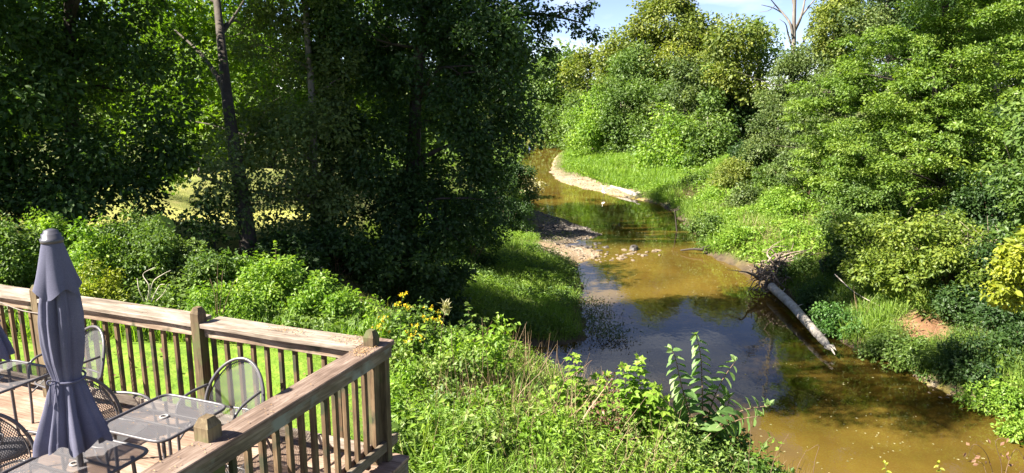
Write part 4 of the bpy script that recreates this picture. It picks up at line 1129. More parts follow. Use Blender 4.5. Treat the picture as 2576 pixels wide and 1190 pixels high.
u2.location = dloc(-3.33, -1.234); u2.rotation_euler.z = R(140)

# string light along the back railing
sl = thing('string_light', DECK, 'string of clear bulbs on a cable hung under the back railing cap', 'string light', rotz=DROT)
pts = [(-6.2, -.275, .93), (-5.5, -.28, .955), (-4.95, -.285, .94), (-4.75, -.28, .99), (-4.55, -.275, .985), (-4.2, -.275, .93), (-3.7, -.275, .94), (-3.5, -.275, .96)]
Geo().tube(smooth_path(pts, 50), .006, 6).build('cable', plain_mat('cable_rubber', (.16, .13, .11), .6), sl, True)
GLASSB = plain_mat('bulb_glass', (.5, .45, .38), .08)
for x, z in ((-4.93, .935), (-3.62, .935)):
    b_ = Geo(); b_.tube([(x, -.285, z), (x, -.285, z - .05)], .016, 10); so = b_.build('socket', DARKMETAL, sl, True)
    Geo().tube([(x, -.285, z - .05), (x, -.285, z - .07), (x, -.285, z - .095), (x, -.285, z - .11)], [.012, .024, .022, .006], 12).build('bulb', GLASSB, sl, True)

# spilled seed husks
g = Geo()
def husks(n, x0, x1, y0, y1, z, sx=None):
    if sx is None:
        px = x0 + (x1 - x0) * rng.random(n); py = y0 + (y1 - y0) * rng.random(n)
    else:
        px = (x0 + x1) / 2 + rng.normal(size=n) * (x1 - x0) / 4; py = (y0 + y1) / 2 + rng.normal(size=n) * (y1 - y0) / 4
        px = np.clip(px, x0, x1); py = np.clip(py, y0, y1)
    P = np.array([dloc(a, b, z + .004 + .006 * rng.random()) for a, b in zip(px, py)])
    stamp(g, 'leaf', P, rand_dir(n) * np.array([1, 1, .15]), np.array([0, 0, 1.0]) + rng.normal(size=(n, 3)) * .25, .009 + .008 * rng.random(n), rng.random(n))
husks(220, -.55, -.12, -.24, -.02, 1.072, 1); husks(260, -.19, -.01, -.45, -.2, 1.072, 1); husks(200, -1.25, -.75, -.20, -.04, 1.072, 1)
husks(50, -.2, -.0, -2.9, -2.0, 1.072); husks(25, -.2, 0, -2.0, -.5, 1.072); husks(50, -1.55, -.97, -1.58, -1.0, .722); husks(25, -1.5, -.97, -2.3, -1.75, .722); husks(160, -1.2, -.2, -3, -.3, .002)
husks(60, -6, -2.3, -.24, -.02, 1.072)
tag(g.build('seed_husks', leaf_mat('husk_tan', (.22, .12, .05), (.36, .22, .10), (.48, .34, .18), .1, .03)), 'scattered tan seed husks on the rail caps and tables', 'seed husks', kind='stuff')

# ------------------------------------------------------------------ ground cover (nobody could count it)
def in_view(P, m=180):
    u, v, d = project(P)
    return (d > 1) & (u > -m) & (u < 2576 + m) & (v > -m) & (v < 1190 + m * 1.5)
def off_deck(x, y, margin=.12):
    c, s = math.cos(-DROT), math.sin(-DROT)
    lx = (x - DECK[0]) * c - (y - DECK[1]) * s; ly = (x - DECK[0]) * s + (y - DECK[1]) * c
    return (lx > margin) | (ly > margin)
def scatter(n, x0, x1, y0, y1, dmin=.1, dmax=99, mask=None, bias=0):
    x = x0 + (x1 - x0) * rng.random(n)
    y = y0 + (y1 - y0) * (rng.random(n) ** (1 + bias))
    d = shore_dist(x, y) + (vnoise(x * 1.1, y * 1.1, 21) - .5) * .8
    ok = (d > dmin) & (d < dmax) & off_deck(x, y)
    if mask is not None: ok &= mask(x, y)
    x, y = x[ok], y[ok]
    z = ground(x, y)
    P = np.column_stack([x, y, z])
    P = P[(z > .03)]
    return P[in_view(P)]
def cover(name, label, P, h, size, tpl, mat, per=6, spread=.12, upright=.8, patch=.5, seed=0):
    """tufts on the points P: leaves or blades whose height swells and sinks in patches"""
    n = len(P)
    hm = h * (.35 + .9 * vnoise(P[:, 0] * patch, P[:, 1] * patch, seed + 31) ** 1.3 + .35 * vnoise(P[:, 0] * patch * 4, P[:, 1] * patch * 4, seed + 33))
    k = np.repeat(np.arange(n), per)
    Q = P[k] + rng.normal(size=(len(k), 3)) * np.array([spread, spread, 0])
    g = Geo()
    tone = np.clip(.25 + .5 * vnoise(P[k, 0] * .7, P[k, 1] * .7, seed + 40) + rng.normal(size=len(k)) * .17, 0, 1)
    if tpl in ('blade', 'straw'):
        Q[:, 2] -= .02
        D = rng.normal(size=(len(k), 3)) * (1 - upright) + np.array([0, 0, 1.0])
        N = rand_dir(len(k)) * np.array([1, 1, .2])
        stamp(g, tpl, Q, D, N, hm[k] * (.6 + .8 * rng.random(len(k))), tone)
    else:
        Q[:, 2] += hm[k] * rng.random(len(k)) ** .8
        d = rand_dir(len(k))
        stamp(g, tpl, Q, d * np.array([1, 1, .4]) - np.array([0, 0, .15]), np.array([0, 0, .9]) + rng.normal(size=(len(k), 3)) * .5, size * (.6 + .8 * rng.random(len(k))), tone)
    return tag(g.build(name, LM[mat]), label, name.replace('_', ' '), kind='stuff')
near = lambda x, y: (x > -1.6) & (y - 5 > -(x - 9))
cover('low_weeds', 'bright low weeds covering the slope right of the deck', scatter(15000, -1.6, 9, 4, 17, .2, mask=lambda x, y: vnoise(x * .9, y * .9, 3) > .12), .42, .10, 'narrow', 'bright', per=9, spread=.09, patch=1.3)
cover('pale_weeds', 'pale dry-tinged weeds mixed through the near slope', scatter(8000, -1.6, 9, 4, 17, .2, mask=lambda x, y: vnoise(x * .8, y * .8, 9) > .42), .45, .075, 'narrow', 'weeds', per=8, spread=.08, patch=.9, seed=4)
cover('tall_grass', 'long grass blades rising through the near slope', scatter(6500, -1.2, 9, 5, 15, .3, mask=lambda x, y: vnoise(x * .7, y * .7, 12) > .36), .55, 0, 'blade', 'grass', per=5, spread=.05, upright=.72, seed=7)
cover('lawn_grass', 'smooth bright green lawn seen between the balusters', scatter(30000, -10, -.2, 6, 14.2, .3), .055, 0, 'blade', 'lawn', per=3, spread=.06, upright=.6, seed=9)
cover('lawn_clover', 'small clover-like leaves over the lawn beyond the deck corner', scatter(22000, -5, .8, 6.0, 14, .3, mask=lambda x, y: vnoise(x * .8, y * .8, 17) + .16 * (x + 2.5) > .45), .13, .05, 'leaf', 'bright', per=6, spread=.08, seed=10)
cover('border_weeds', 'tangled green weeds along the far edge of the lawn', scatter(9000, -16, 2.0, 13.2, 20.5, .2, mask=lambda x, y: (x < -6) | (y < 15.5 - .6 * (x + 6))), .62, .12, 'leaf', 'mid', per=11, spread=.14, patch=.6, seed=11)
cover('border_grass', 'fresh grass blades among the weeds at the lawn edge', scatter(4000, -14, -.5, 12.8, 17, .2, mask=lambda x, y: (vnoise(x * .6, y * .6, 19) > .4) & ((x < -6) | (y < 15))), .55, 0, 'blade', 'bright', per=5, spread=.07, upright=.75, seed=12)
cover('bank_grass', 'lush grass on the left creek bank, half in shade', scatter(15000, -6, 4.6, 25.5, 62, .15, bias=.4, mask=lambda x, y: ~((x > 1.6) & (y > 41) & (y < 46.5)) & ~((x > .2) & (y > 46.5) & (y < 57))), .40, 0, 'blade', 'grass', per=4, spread=.12, upright=.62, patch=.5, seed=13)
cover('bank_herbs', 'leafy herbs on the left creek bank', scatter(8500, -5, 4.2, 25.5, 58, .3, bias=.3, mask=lambda x, y: (vnoise(x * .6, y * .6, 23) > .38) & ~((x > 1.6) & (y > 41) & (y < 57))), .5, .14, 'narrow', 'bright', per=9, spread=.14, patch=.6, seed=14)
clayfree = lambda x, y: (rng.random(len(x)) < .10) | (((x - 15.9) ** 2 / .9 + (y - 27.0) ** 2 / 1.3 > 1) & ((x - 17.6) ** 2 / 1.4 + (y - 29.6) ** 2 / .7 > 1) & ~((y < 24) & (x < 16.2 + (20.5 - y) * .1)))
cover('shore_herbs', 'mixed green herbs clothing the near right bank', scatter(14000, 12, 30, 15, 36, .0, mask=lambda x, y: clayfree(x, y) & ((x < 17.5) | (y > 30))), .6, .15, 'narrow', 'mid', per=9, spread=.14, patch=.6, seed=15)
cover('shore_grass', 'bright grasses along the edge of the near right bank', scatter(9000, 12, 20, 15, 36, -.1, 3.6, mask=clayfree), .55, 0, 'blade', 'grass', per=5, spread=.09, upright=.62, seed=16)
cover('hollow_growth', 'dark undergrowth in the shaded hollow of the right bank', scatter(5000, 17, 30, 17, 34, .3), .55, .16, 'leaf', 'dark', per=9, spread=.14, seed=28)  # dark leaves laid here to paint the hollow's shade
cover('slope_grass', 'sunlit grasses and herbs on the middle right bank', scatter(13000, 11.5, 26, 36, 66, .15, mask=lambda x, y: ~((x < 13.8) & (y > 37) & (y < 40.5))), .75, 0, 'blade', 'grass', per=6, spread=.16, upright=.6, patch=.5, seed=17)
cover('slope_herbs', 'leafy herbs in mounds on the middle right bank', scatter(7500, 12, 28, 36, 68, .4, mask=lambda x, y: vnoise(x * .5, y * .5, 29) > .3), .9, .2, 'leaf', 'bright', per=10, spread=.2, patch=.5, seed=18)
cover('bar_grass', 'brilliant green grass covering the gravel bar across the bend', scatter(9000, 5, 26, 66, 112, 1.7, mask=lambda x, y: x - 6.2 > (86 - y) * .25 + vnoise(x * .5, y * .5, 37)), 1.0, 0, 'blade', 'bright', per=6, spread=.25, upright=.6, patch=.35, seed=19)
cover('bar_herbs', 'low bright herbs on the gravel bar', scatter(5500, 5, 26, 66, 112, 1.9, mask=lambda x, y: (x - 6.4 > (86 - y) * .25) & (vnoise(x * .4, y * .4, 38) > .3)), .8, .26, 'leaf', 'bright', per=8, spread=.25, patch=.4, seed=20)
cover('far_bank_growth', 'dark growth along the far left shore of the creek', scatter(3500, -14, 3, 62, 150, .2), 1.3, .4, 'leaf', 'mid', per=9, spread=.4, seed=21)
cover('far_shore_growth', 'growth along the far right shore past the bar', scatter(2500, 8, 26, 104, 165, .3), 1.5, .45, 'leaf', 'mid', per=9, spread=.4, seed=22)

cover('clearing_grass', 'pale sunlit grass in the clearing behind the left trees', scatter(16000, -24, -3, 20, 40, .3), .16, 0, 'blade', 'pale_grass', per=4, spread=.12, upright=.5, seed=25)
cover('bank_weeds', 'broad-leaved pale weeds dotted over the left creek bank', scatter(5000, -4, 4.2, 25.5, 50, .2, bias=.3, mask=lambda x, y: (vnoise(x * .7, y * .7, 61) > .5) & ~((x > 1.6) & (y > 41))), .55, .13, 'leaf', 'mid', per=8, spread=.14, seed=29)
cover('dead_grass', 'tan dead stems scattered through the right bank herbs', scatter(3800, 12, 26, 24, 66, .4, mask=lambda x, y: vnoise(x * .55, y * .55, 51) > .55), .9, 0, 'straw', 'dry', per=9, spread=.12, upright=.5, seed=26)
cover('dry_weeds', 'tan dead stems scattered through the near slope weeds', scatter(1500, -1.2, 9, 6, 15, .3), .65, 0, 'straw', 'dry', per=4, spread=.06, upright=.6, seed=27)
_x = -9 + 9 * rng.random(260); _y = 6.5 + 7 * rng.random(260); _k = off_deck(_x, _y); _x, _y = _x[_k], _y[_k]; _n = len(_x); g = Geo()
stamp(g, 'leaf', np.column_stack([_x, _y, ground(_x, _y) + .05]), rand_dir(_n) * np.array([1, 1, .2]), np.array([0, 0, 1.0]) + rng.normal(size=(_n, 3)) * .3, .06 + .05 * rng.random(_n), rng.random(_n))
tag(g.build('fallen_leaves', LM['redbrown']), 'brown fallen leaves dotted over the lawn', 'fallen leaves', kind='stuff')
_x = 4 + 14 * rng.random(700); _y = 17 + 40 * rng.random(700) ** 1.5; _k = shore_dist(_x, _y) < -.1
_P = np.column_stack([_x, _y, np.full(700, .006)])[_k]; _n = len(_P); g = Geo()
stamp(g, 'leaf', _P, rand_dir(_n) * np.array([1, 1, 0]) + np.array([1e-3, 0, 0]), np.array([0, 0, 1.0]) + rng.normal(size=(_n, 3)) * .06, .05 + .05 * rng.random(_n), rng.random(_n))
tag(g.build('floating_leaves', LM['pale']), 'tiny pale fallen leaves drifting on the creek', 'floating leaves', kind='stuff')

# ------------------------------------------------------------------ countable plants along the lawn edge
for u, v, y, hw, hh, leaf, sz, lab in [
        (30, 640, 15.5, 60, 70, 'mid', .085, 'leafy bush rising above the rail at the left picture edge'),
        (130, 620, 17.5, 70, 55, 'bright', .09, 'fresh green bush behind the top of the closed umbrella'),
        (235, 640, 15.5, 45, 65, 'bright', .08, 'slender-topped green bush just right of the umbrella cap'),
        (235, 720, 14, 60, 34, 'yellow', .07, 'yellow-green low bush right behind the rail beside the umbrella'),
        (310, 620, 17, 70, 75, 'mid', .085, 'bushy green weed clump left of the banana leaf'),
        (390, 650, 15.8, 62, 80, 'mid', .085, 'rounded green weed clump beneath the banana leaf'),
        (470, 690, 16, 55, 62, 'grey', .09, 'greyish weed clump above the rail post'),
        (545, 690, 15.5, 50, 55, 'mid', .085, 'weed clump with yellow vine just right of the rail post'),
        (620, 720, 15.5, 70, 50, 'bright', .09, 'bright bush between the rail post and the saplings'),
        (690, 735, 15, 75, 55, 'bright', .09, 'bright yellow-green bush below the sunlit sapling'),
        (790, 770, 14.5, 55, 40, 'bright', .085, 'low bright bush left of the pale-leaved bush'),
        (865, 780, 14.5, 65, 50, 'bright', .10, 'pale-leaved bush behind the rail near the corner post'),
        (935, 815, 13.5, 28, 30, 'bright', .09, 'small light shoot right behind the corner post'),
        (560, 760, 13.6, 80, 25, 'bright', .07, 'low fresh growth right behind the middle of the back rail')]:
    shrub_px('weed_clump', lab, 'bush', u, v, y, hw, hh, leaf=leaf, size=sz, cl=.2, k=.50, cap=22000, n=5, spiky=.6, bark='green', stems=9, gaps=.18, group='bushes along the lawn edge')

def stem_plant(name, label, cat, stems, tpl='ovate', size=.15, leaf='tall', bark='brown', r=.008, spacing=.07, ranks=2, start=.15, droop=.35, group=None, tipsize=.6, flowers=None, foot=None, rise=.3, updir=1.0, parts=True):
    """stems: lists of (u, v, distance) from foot to tip; leaves set along each"""
    q = at_y(*stems[0][0]); base = np.array([q[0], q[1], gz(q[0], q[1])])
    root = thing(name, tuple(base), label, cat, group)
    lg = Geo(); allT = []
    for si, pts in enumerate(stems):
        P = [at_y(*p) for p in pts]
        if si == 0: P[0] = base.copy()
        P = smooth_path(P, 8 * len(P)) - base
        g = Geo(); g.tube(P, np.linspace(r, r * .3, len(P)), 6); g.build('stem', BM[bark], root, True)
        seg = np.linalg.norm(np.diff(P, axis=0), axis=1); cum = np.concatenate([[0], np.cumsum(seg)]); L = cum[-1]
        s = np.arange(L * start, L, spacing); n = len(s)
        Q = np.column_stack([np.interp(s, cum, P[:, i]) for i in range(3)])
        T = unit(np.column_stack([np.interp(np.minimum(s + .03, L), cum, P[:, i]) for i in range(3)]) - np.column_stack([np.interp(s - .03, cum, P[:, i]) for i in range(3)]))
        ref = np.array([0, -1.0, .15])
        S = unit(np.cross(T, np.broadcast_to(ref, T.shape)))
        U = np.cross(S, T)
        az = (np.arange(n) % ranks) * 2 * math.pi / ranks + rng.normal(size=n) * .25 if ranks == 2 else np.arange(n) * 2.4 + rng.normal(size=n) * .3
        side_ = np.cos(az)[:, None] * S + np.sin(az)[:, None] * U
        D = side_ + T * rise - np.array([0, 0, droop]) + rng.normal(size=(n, 3)) * .12
        N = T * updir + np.array([0, 0, .5]) + rng.normal(size=(n, 3)) * .15
        sz = size * (1 - (1 - tipsize) * np.clip((s / L - .6) / .4, 0, 1)) * (.85 + .3 * rng.random(n))
        stamp(lg, tpl, Q, D, N, sz, np.clip(.35 + .3 * (s / L) + rng.normal(size=n) * .16, 0, 1))
        # tip bud leaves
        k = 4
        stamp(lg, tpl, np.repeat(P[-1:], k, 0), unit(rng.normal(size=(k, 3)) + np.array([0, 0, .8])), rand_dir(k) + np.array([0, 0, .8]), size * .5 * np.ones(k), np.full(k, .85))
        allT.append(P[-1])
    lg.build('leaves', LM[leaf], root)
    if flowers:
        fg = Geo()
        for tip in allT:
            n = flowers
            P = tip + rng.normal(size=(n, 3)) * np.array([.045, .045, .035]) + np.array([0, 0, .02])
            stamp(fg, 'leaf', np.repeat(P, 6, 0) + rng.normal(size=(n * 6, 3)) * .012, rand_dir(n * 6), rand_dir(n * 6) + np.array([0, -.3, .8]), .03 + .012 * rng.random(n * 6), rng.random(n * 6))
        fg.build('blossoms', LM['flower'], root)
    return root

# saplings and tall weeds
stem_plant('sapling', 'sunlit lobed-leaved sapling standing against the dark undergrowth', 'sapling', [[(690, 760, 16), (692, 690, 16), (694, 640, 16), (690, 612, 16)], [(692, 700, 16), (672, 660, 16), (664, 640, 16)], [(693, 690, 16), (722, 668, 15.8), (730, 650, 15.8)]], tpl='lobed', size=.17, leaf='bright', spacing=.05, ranks=3, start=.1)
stem_plant('sapling', 'slim leafy sapling right of the brightest one, before the dark wood', 'sapling', [[(806, 800, 15.5), (808, 740, 15.5), (812, 700, 15.5), (818, 680, 15.5)], [(808, 760, 15.5), (790, 720, 15.4), (786, 700, 15.4)]], tpl='lobed', size=.15, leaf='bright', spacing=.045, ranks=3, start=.1)
stem_plant('banana_plant', 'single torn banana-like leaf catching the sun above the weeds', 'banana plant', [[(440, 620, 18.5), (430, 580, 18.5), (405, 548, 18.5)]], tpl='ovate', size=.1, leaf='bright', spacing=.3, r=.015)
bn = Geo(); _a, _b = at_y(435, 592, 18.5), at_y(400, 542, 18.4)
bn_root = [o for o in COL.objects if o.name.startswith('banana_plant')][0]
stamp(bn, 'ovate', np.array([_a]) - np.array(bn_root.location), np.array([_b - _a]), np.array([[.5, -.5, .6]]), np.array([np.linalg.norm(_b - _a) * 1.15]), np.array([.9]))
bn.build('leaf_blade', LM['bright'], bn_root)
for i, (u0, v0, u1, v1, y, lab) in enumerate([(1005, 870, 1012, 745, 12.6, 'tallest yellow-flowered weed just past the deck corner post'), (1062, 880, 1085, 782, 12.4, 'yellow-flowered weed right of the tallest one'), (1020, 880, 1030, 800, 12.5, 'shorter weed with a green bud head between the flowering ones'), (1035, 890, 1046, 826, 12.2, 'low yellow-flowered weed beneath the two tall ones'), (968, 870, 962, 806, 12.8, 'small orange-yellow flowered weed above the rail end')]):
    stem_plant('wildflower', lab, 'wildflower', [[(u0, v0 + 60, y), (u0 + 2, v0, y), ((u0 + u1) / 2, (v0 + v1) / 2, y), (u1, v1, y)], [((u0 + u1) / 2, (v0 + v1) / 2, y), (u1 - 14, v1 + 22, y - .05)], [((u0 + u1) / 2 + 2, (v0 + v1) / 2 - 5, y), (u1 + 14, v1 + 26, y + .05)]], tpl='ovate', size=.13, leaf='bright', bark='green', r=.007, spacing=.06, ranks=3, flowers=0 if 'bud' in lab else 6, tipsize=.35)
stem_plant('seed_head_weed', 'weed with a tan feathery seed head among the yellow flowers', 'weed', [[(1108, 900, 12.2), (1110, 850, 12.2), (1116, 800, 12.2), (1122, 775, 12.2)]], tpl='narrow', size=.09, leaf='weeds', bark='brown', r=.006, spacing=.09, ranks=3)
sh = Geo(); hb_ = [o for o in COL.objects if o.name.startswith('seed_head_weed')][0]
_t = at_y(1122, 778, 12.2) - np.array(hb_.location); n = 70
stamp(sh, 'narrow', _t + rng.normal(size=(n, 3)) * np.array([.025, .025, .05]), rng.normal(size=(n, 3)) * .4 + np.array([.1, 0, .9]), rand_dir(n), .12 * np.ones(n), rng.random(n)); sh.build('seed_head', LM['pale'], hb_)

stem_plant('tall_shrub', 'tallest near shrub with paired rows of drooping oval leaves before the blue water', 'shrub',
           [[(1772, 1140, 10.3), (1768, 1060, 10.3), (1766, 960, 10.35), (1762, 890, 10.4), (1750, 842, 10.4)],
            [(1765, 1120, 10.25), (1735, 1040, 10.2), (1712, 960, 10.1), (1700, 905, 10.1), (1690, 880, 10.1)],
            [(1772, 1100, 10.3), (1790, 1020, 10.35), (1815, 960, 10.4), (1850, 908, 10.5)],
            [(1778, 1110, 10.25), (1820, 1060, 10.1), (1870, 1032, 10.0), (1936, 1020, 9.9)],
            [(1775, 1120, 10.2), (1815, 1080, 10.0), (1860, 1056, 9.9), (1915, 1046, 9.85)],
            [(1770, 1130, 10.35), (1745, 1090, 10.5), (1738, 1050, 10.6), (1725, 1010, 10.6)],
            [(1772, 1130, 10.35), (1800, 1090, 10.5), (1822, 1050, 10.6), (1836, 1000, 10.6)]],
           tpl='ovate', size=.24, leaf='tall', r=.014, spacing=.055, ranks=2, start=.08, droop=.5, tipsize=.6, rise=.1)
stem_plant('sapling', 'light green lobed-leaved sapling just left of the tallest near shrub', 'sapling',
           [[(1630, 1140, 10.2), (1620, 1060, 10.2), (1612, 980, 10.25), (1605, 905, 10.3)], [(1625, 1090, 10.2), (1590, 1020, 10.2), (1572, 960, 10.2), (1568, 930, 10.2)], [(1625, 1110, 10.15), (1660, 1060, 10.1), (1676, 1010, 10.1)], [(1618, 1040, 10.2), (1640, 1000, 10.15), (1655, 975, 10.1)]],
           tpl='lobed', size=.25, leaf='bright', r=.012, spacing=.035, ranks=3, start=.15)
stem_plant('sapling', 'broad lobed-leaved sapling with a yellow cluster, over the water edge', 'sapling',
           [[(1460, 1130, 10.6), (1455, 1040, 10.6), (1450, 960, 10.6), (1440, 895, 10.6)], [(1458, 1090, 10.6), (1490, 1000, 10.6), (1505, 950, 10.6)], [(1458, 1100, 10.6), (1520, 1030, 10.5), (1530, 980, 10.5), (1526, 945, 10.5)], [(1455, 1080, 10.6), (1420, 1000, 10.6), (1395, 960, 10.6)], [(1455, 1100, 10.6), (1400, 1040, 10.6), (1370, 1000, 10.6)]],
           tpl='lobed', size=.22, leaf='bright', r=.011, spacing=.032, ranks=3, start=.15)
stem_plant('sapling', 'shaded maple-leaved sapling rising behind the near bush', 'sapling', [[(1195, 900, 14.5), (1193, 830, 14.5), (1180, 790, 14.5), (1178, 768, 14.5)], [(1193, 850, 14.5), (1160, 815, 14.5)], [(1193, 840, 14.5), (1222, 806, 14.5)]], tpl='lobed', size=.2, leaf='mid', spacing=.07, ranks=3, start=.1)
stem_plant('broadleaf_weed', 'upright broad-leaved weed near the deck foot', 'weed', [[(1050, 1110, 8.8), (1048, 1060, 8.8), (1044, 1020, 8.8)], [(1050, 1100, 8.8), (1068, 1050, 8.75), (1075, 1030, 8.7)]], tpl='ovate', size=.12, leaf='bright', bark='green', spacing=.03, ranks=3, start=.1)
stem_plant('broadleaf_weed', 'large-leaved weed at the bottom edge below the slope', 'weed', [[(1130, 1220, 8.2), (1125, 1160, 8.2), (1110, 1120, 8.2)], [(1130, 1200, 8.2), (1150, 1150, 8.2), (1165, 1125, 8.2)]], tpl='ovate', size=.16, leaf='bright', bark='green', spacing=.05, ranks=3, start=.1)
stem_plant('vine_shoot', 'thin vine shoot with round leaves beside the murky shallows', 'vine', [[(1900, 1230, 9.3), (1905, 1160, 9.2), (1925, 1115, 9.2), (1945, 1100, 9.2), (1962, 1130, 9.2), (1955, 1170, 9.2)]], tpl='lobed', size=.10, leaf='bright', bark='green', r=.005, spacing=.07, ranks=2)
for u, lab in ((2230, 'small leafy tip poking up at the bottom edge, nearer the vine shoot'), (2365, 'leafy tip poking up at the bottom edge beside the dry curled stems')):
    stem_plant('leafy_shoot', lab, 'weed', [[(u, 1330, 8.6), (u + 4, 1230, 8.6), (u - 4, 1166, 8.6)]], tpl='ovate', size=.10, leaf='yellow', bark='green', r=.006, spacing=.04, ranks=3, start=.6)

def dry_stems(label, spots, y, mat='brown', r=.005, leaves=0):
    q = at_y(spots[0][0][0], spots[0][0][1], y); base = np.array([q[0], q[1], gz(q[0], q[1])])
    root = thing('dry_stalks', tuple(base), label, 'dead stalks')
    for pts in spots:
        P = smooth_path([at_y(a, b, y + rng.normal() * .06) for a, b in pts], 6 * len(pts)) - base
        g = Geo(); g.tube(P, np.linspace(r, r * .4, len(P)), 5); g.build('stalk', BM[mat], root, True)
    if leaves:
        lg = Geo()
        allp = np.concatenate([np.array([at_y(a, b, y) for a, b in pts]) for pts in spots]) - base
        i = rng.integers(0, len(allp), leaves)
        stamp(lg, 'leaf', allp[i] + rng.normal(size=(leaves, 3)) * .09, rand_dir(leaves) - np.array([0, 0, .6]), rand_dir(leaves), .05 + .03 * rng.random(leaves), rng.random(leaves))
        lg.build('withered_leaves', LM['redbrown'], root)
dry_stems('group of bare brown stalks in front of the near bush', [[(1160, 1090), (1150, 980), (1138, 880), (1135, 830)], [(1168, 1100), (1165, 980), (1160, 900)], [(1200, 1090), (1212, 980), (1215, 860), (1212, 800)], [(1225, 1080), (1228, 960), (1222, 870)], [(1190, 1095), (1196, 990), (1190, 900)]], 10.2)
dry_stems('brown dead stalks with withered leaves between the two saplings', [[(1520, 1130), (1525, 1060), (1530, 980), (1528, 945)], [(1535, 1130), (1540, 1050), (1545, 960)], [(1510, 1125), (1512, 1060), (1515, 1010)], [(1550, 1120), (1556, 1060), (1560, 1000)], [(1500, 1120), (1490, 1060), (1480, 1010)]], 10.0, leaves=260)
dry_stems('dark dry stalk leaning across the left sapling', [[(1370, 1150), (1390, 1050), (1420, 960), (1450, 905)], [(1420, 960), (1404, 905), (1402, 870)], [(1420, 960), (1460, 930), (1490, 905)]], 10.3, r=.008)
dry_stems('withered curled stems at the lower right corner', [[(2520, 1300), (2500, 1200), (2480, 1140), (2450, 1118), (2435, 1150)], [(2520, 1290), (2530, 1190), (2555, 1130), (2580, 1160)], [(2510, 1280), (2520, 1180), (2505, 1110), (2540, 1105)], [(2500, 1290), (2478, 1180), (2460, 1160)], [(2540, 1290), (2560, 1200), (2578, 1180)]], 8.2, leaves=60)
dry_stems('thin pale sticks in front of the vine shoot', [[(2000, 1240), (2005, 1180), (2030, 1130)], [(1880, 1220), (1885, 1140), (1890, 1060)], [(1930, 1230), (1950, 1150), (1985, 1090)], [(2040, 1240), (2050, 1160), (2060, 1120), (2030, 1135)]], 8.9, r=.005)
dry_stems('curled tan dead stems behind the rail, right of the umbrella', [[(370, 760), (375, 720), (360, 690), (390, 672)], [(375, 755), (385, 710), (410, 690), (430, 680)], [(380, 760), (400, 720), (415, 715)], [(365, 760), (350, 730), (345, 700)], [(390, 760), (410, 740), (425, 715)]], 13.5, mat='bleached', r=.012)
dry_stems('thin dry twigs standing right of the rail post', [[(545, 790), (540, 740), (528, 700)], [(552, 790), (556, 740), (560, 680)], [(560, 790), (572, 750), (590, 705)], [(548, 790), (546, 740), (548, 660)]], 13, r=.008)

for u, v, y, hw, hh, leaf, sz, lab in [
        (1185, 905, 12.2, 85, 75, 'bright', .10, 'bright green bush at the slope edge with bare stalks before it'),
        (1130, 930, 11.4, 70, 50, 'weeds', .075, 'low yellowish bush at the left foot of the bright bush'),
        (1350, 1000, 11.6, 55, 42, 'mid', .09, 'bush hanging over the slope edge between bright bush and sapling'),
        (1430, 1090, 10.6, 90, 55, 'bright', .08, 'dark-centred tangle below the left sapling'),
        (1560, 1110, 10.3, 90, 50, 'weeds', .075, 'yellow-green tangle at the foot of the saplings'),
        (1790, 1150, 10.2, 110, 45, 'mid', .09, 'leafy tangle around the foot of the tallest near shrub'),
        (1690, 1180, 9.6, 90, 32, 'weeds', .07, 'twiggy dark tangle at the bottom edge below the tallest shrub'),
        (1900, 1165, 9.4, 70, 40, 'mid', .08, 'low tangle where the slope drops to the murky water'),
        (1060, 830, 13.2, 80, 45, 'mid', .09, 'shaded bush behind the yellow-flowered weeds')]:
    shrub_px('slope_bush', lab, 'bush', u, v, y, hw, hh, leaf=leaf, size=sz, cl=.2, k=.2, cap=16000, n=6, spiky=.7, bark='brown', stems=16, gaps=.3, group='bushes on the near slope')

for u, v, y, hw, hh, leaf, sz, lab in [
        (1760, 470, 64, 40, 26, 'mid', .2, 'bush on the shore just right of the drift log'),
        (1800, 520, 54, 45, 28, 'bright', .18, 'bright mound of herbs on the middle right shore'),
        (1880, 520, 51, 50, 32, 'grey', .17, 'grey-green mound halfway up the middle right bank'),
        (1980, 540, 46, 60, 34, 'bright', .16, 'bright herb mound above the root tangle, upstream'),
        (1790, 575, 46, 45, 26, 'mid', .15, 'dark-footed grass mound overhanging the right end of the riffle'),
        (1860, 610, 42, 55, 26, 'bright', .15, 'grassy mound on the shore between riffle and root tangle'),
        (2040, 610, 39, 50, 26, 'bright', .15, 'herb mound directly above the root tangle'),
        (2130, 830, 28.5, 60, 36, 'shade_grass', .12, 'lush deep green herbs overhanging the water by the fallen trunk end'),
        (2220, 880, 26, 50, 24, 'mid', .12, 'herb mound on the shore left of the clay patch'),
        (2330, 905, 24.5, 70, 30, 'mid', .12, 'herb mound above the lower right gravel strip'),
        (2450, 930, 23.5, 80, 36, 'dark', .12, 'shaded herb mound under the golden bough'),
        (2500, 1010, 21.5, 60, 34, 'bright', .11, 'bright herb clump at the right edge above the gravel'),
        (2560, 1070, 19.8, 40, 36, 'bright', .11, 'bright herb clump at the lower right edge by the water'),
        (2060, 760, 32, 50, 40, 'dark', .12, 'dark bush right behind the middle of the fallen trunk'),
        (2000, 700, 35.5, 40, 36, 'mid', .12, 'leafy sprigs growing through the root tangle')]:
    shrub_px('herb_mound', lab, 'bush', u, v, y, hw, hh, leaf=leaf, size=sz, cl=.35, k=.35, cap=22000, n=4, spiky=.4, bark='green', stems=8, gaps=.2, group='mounds on the right bank')

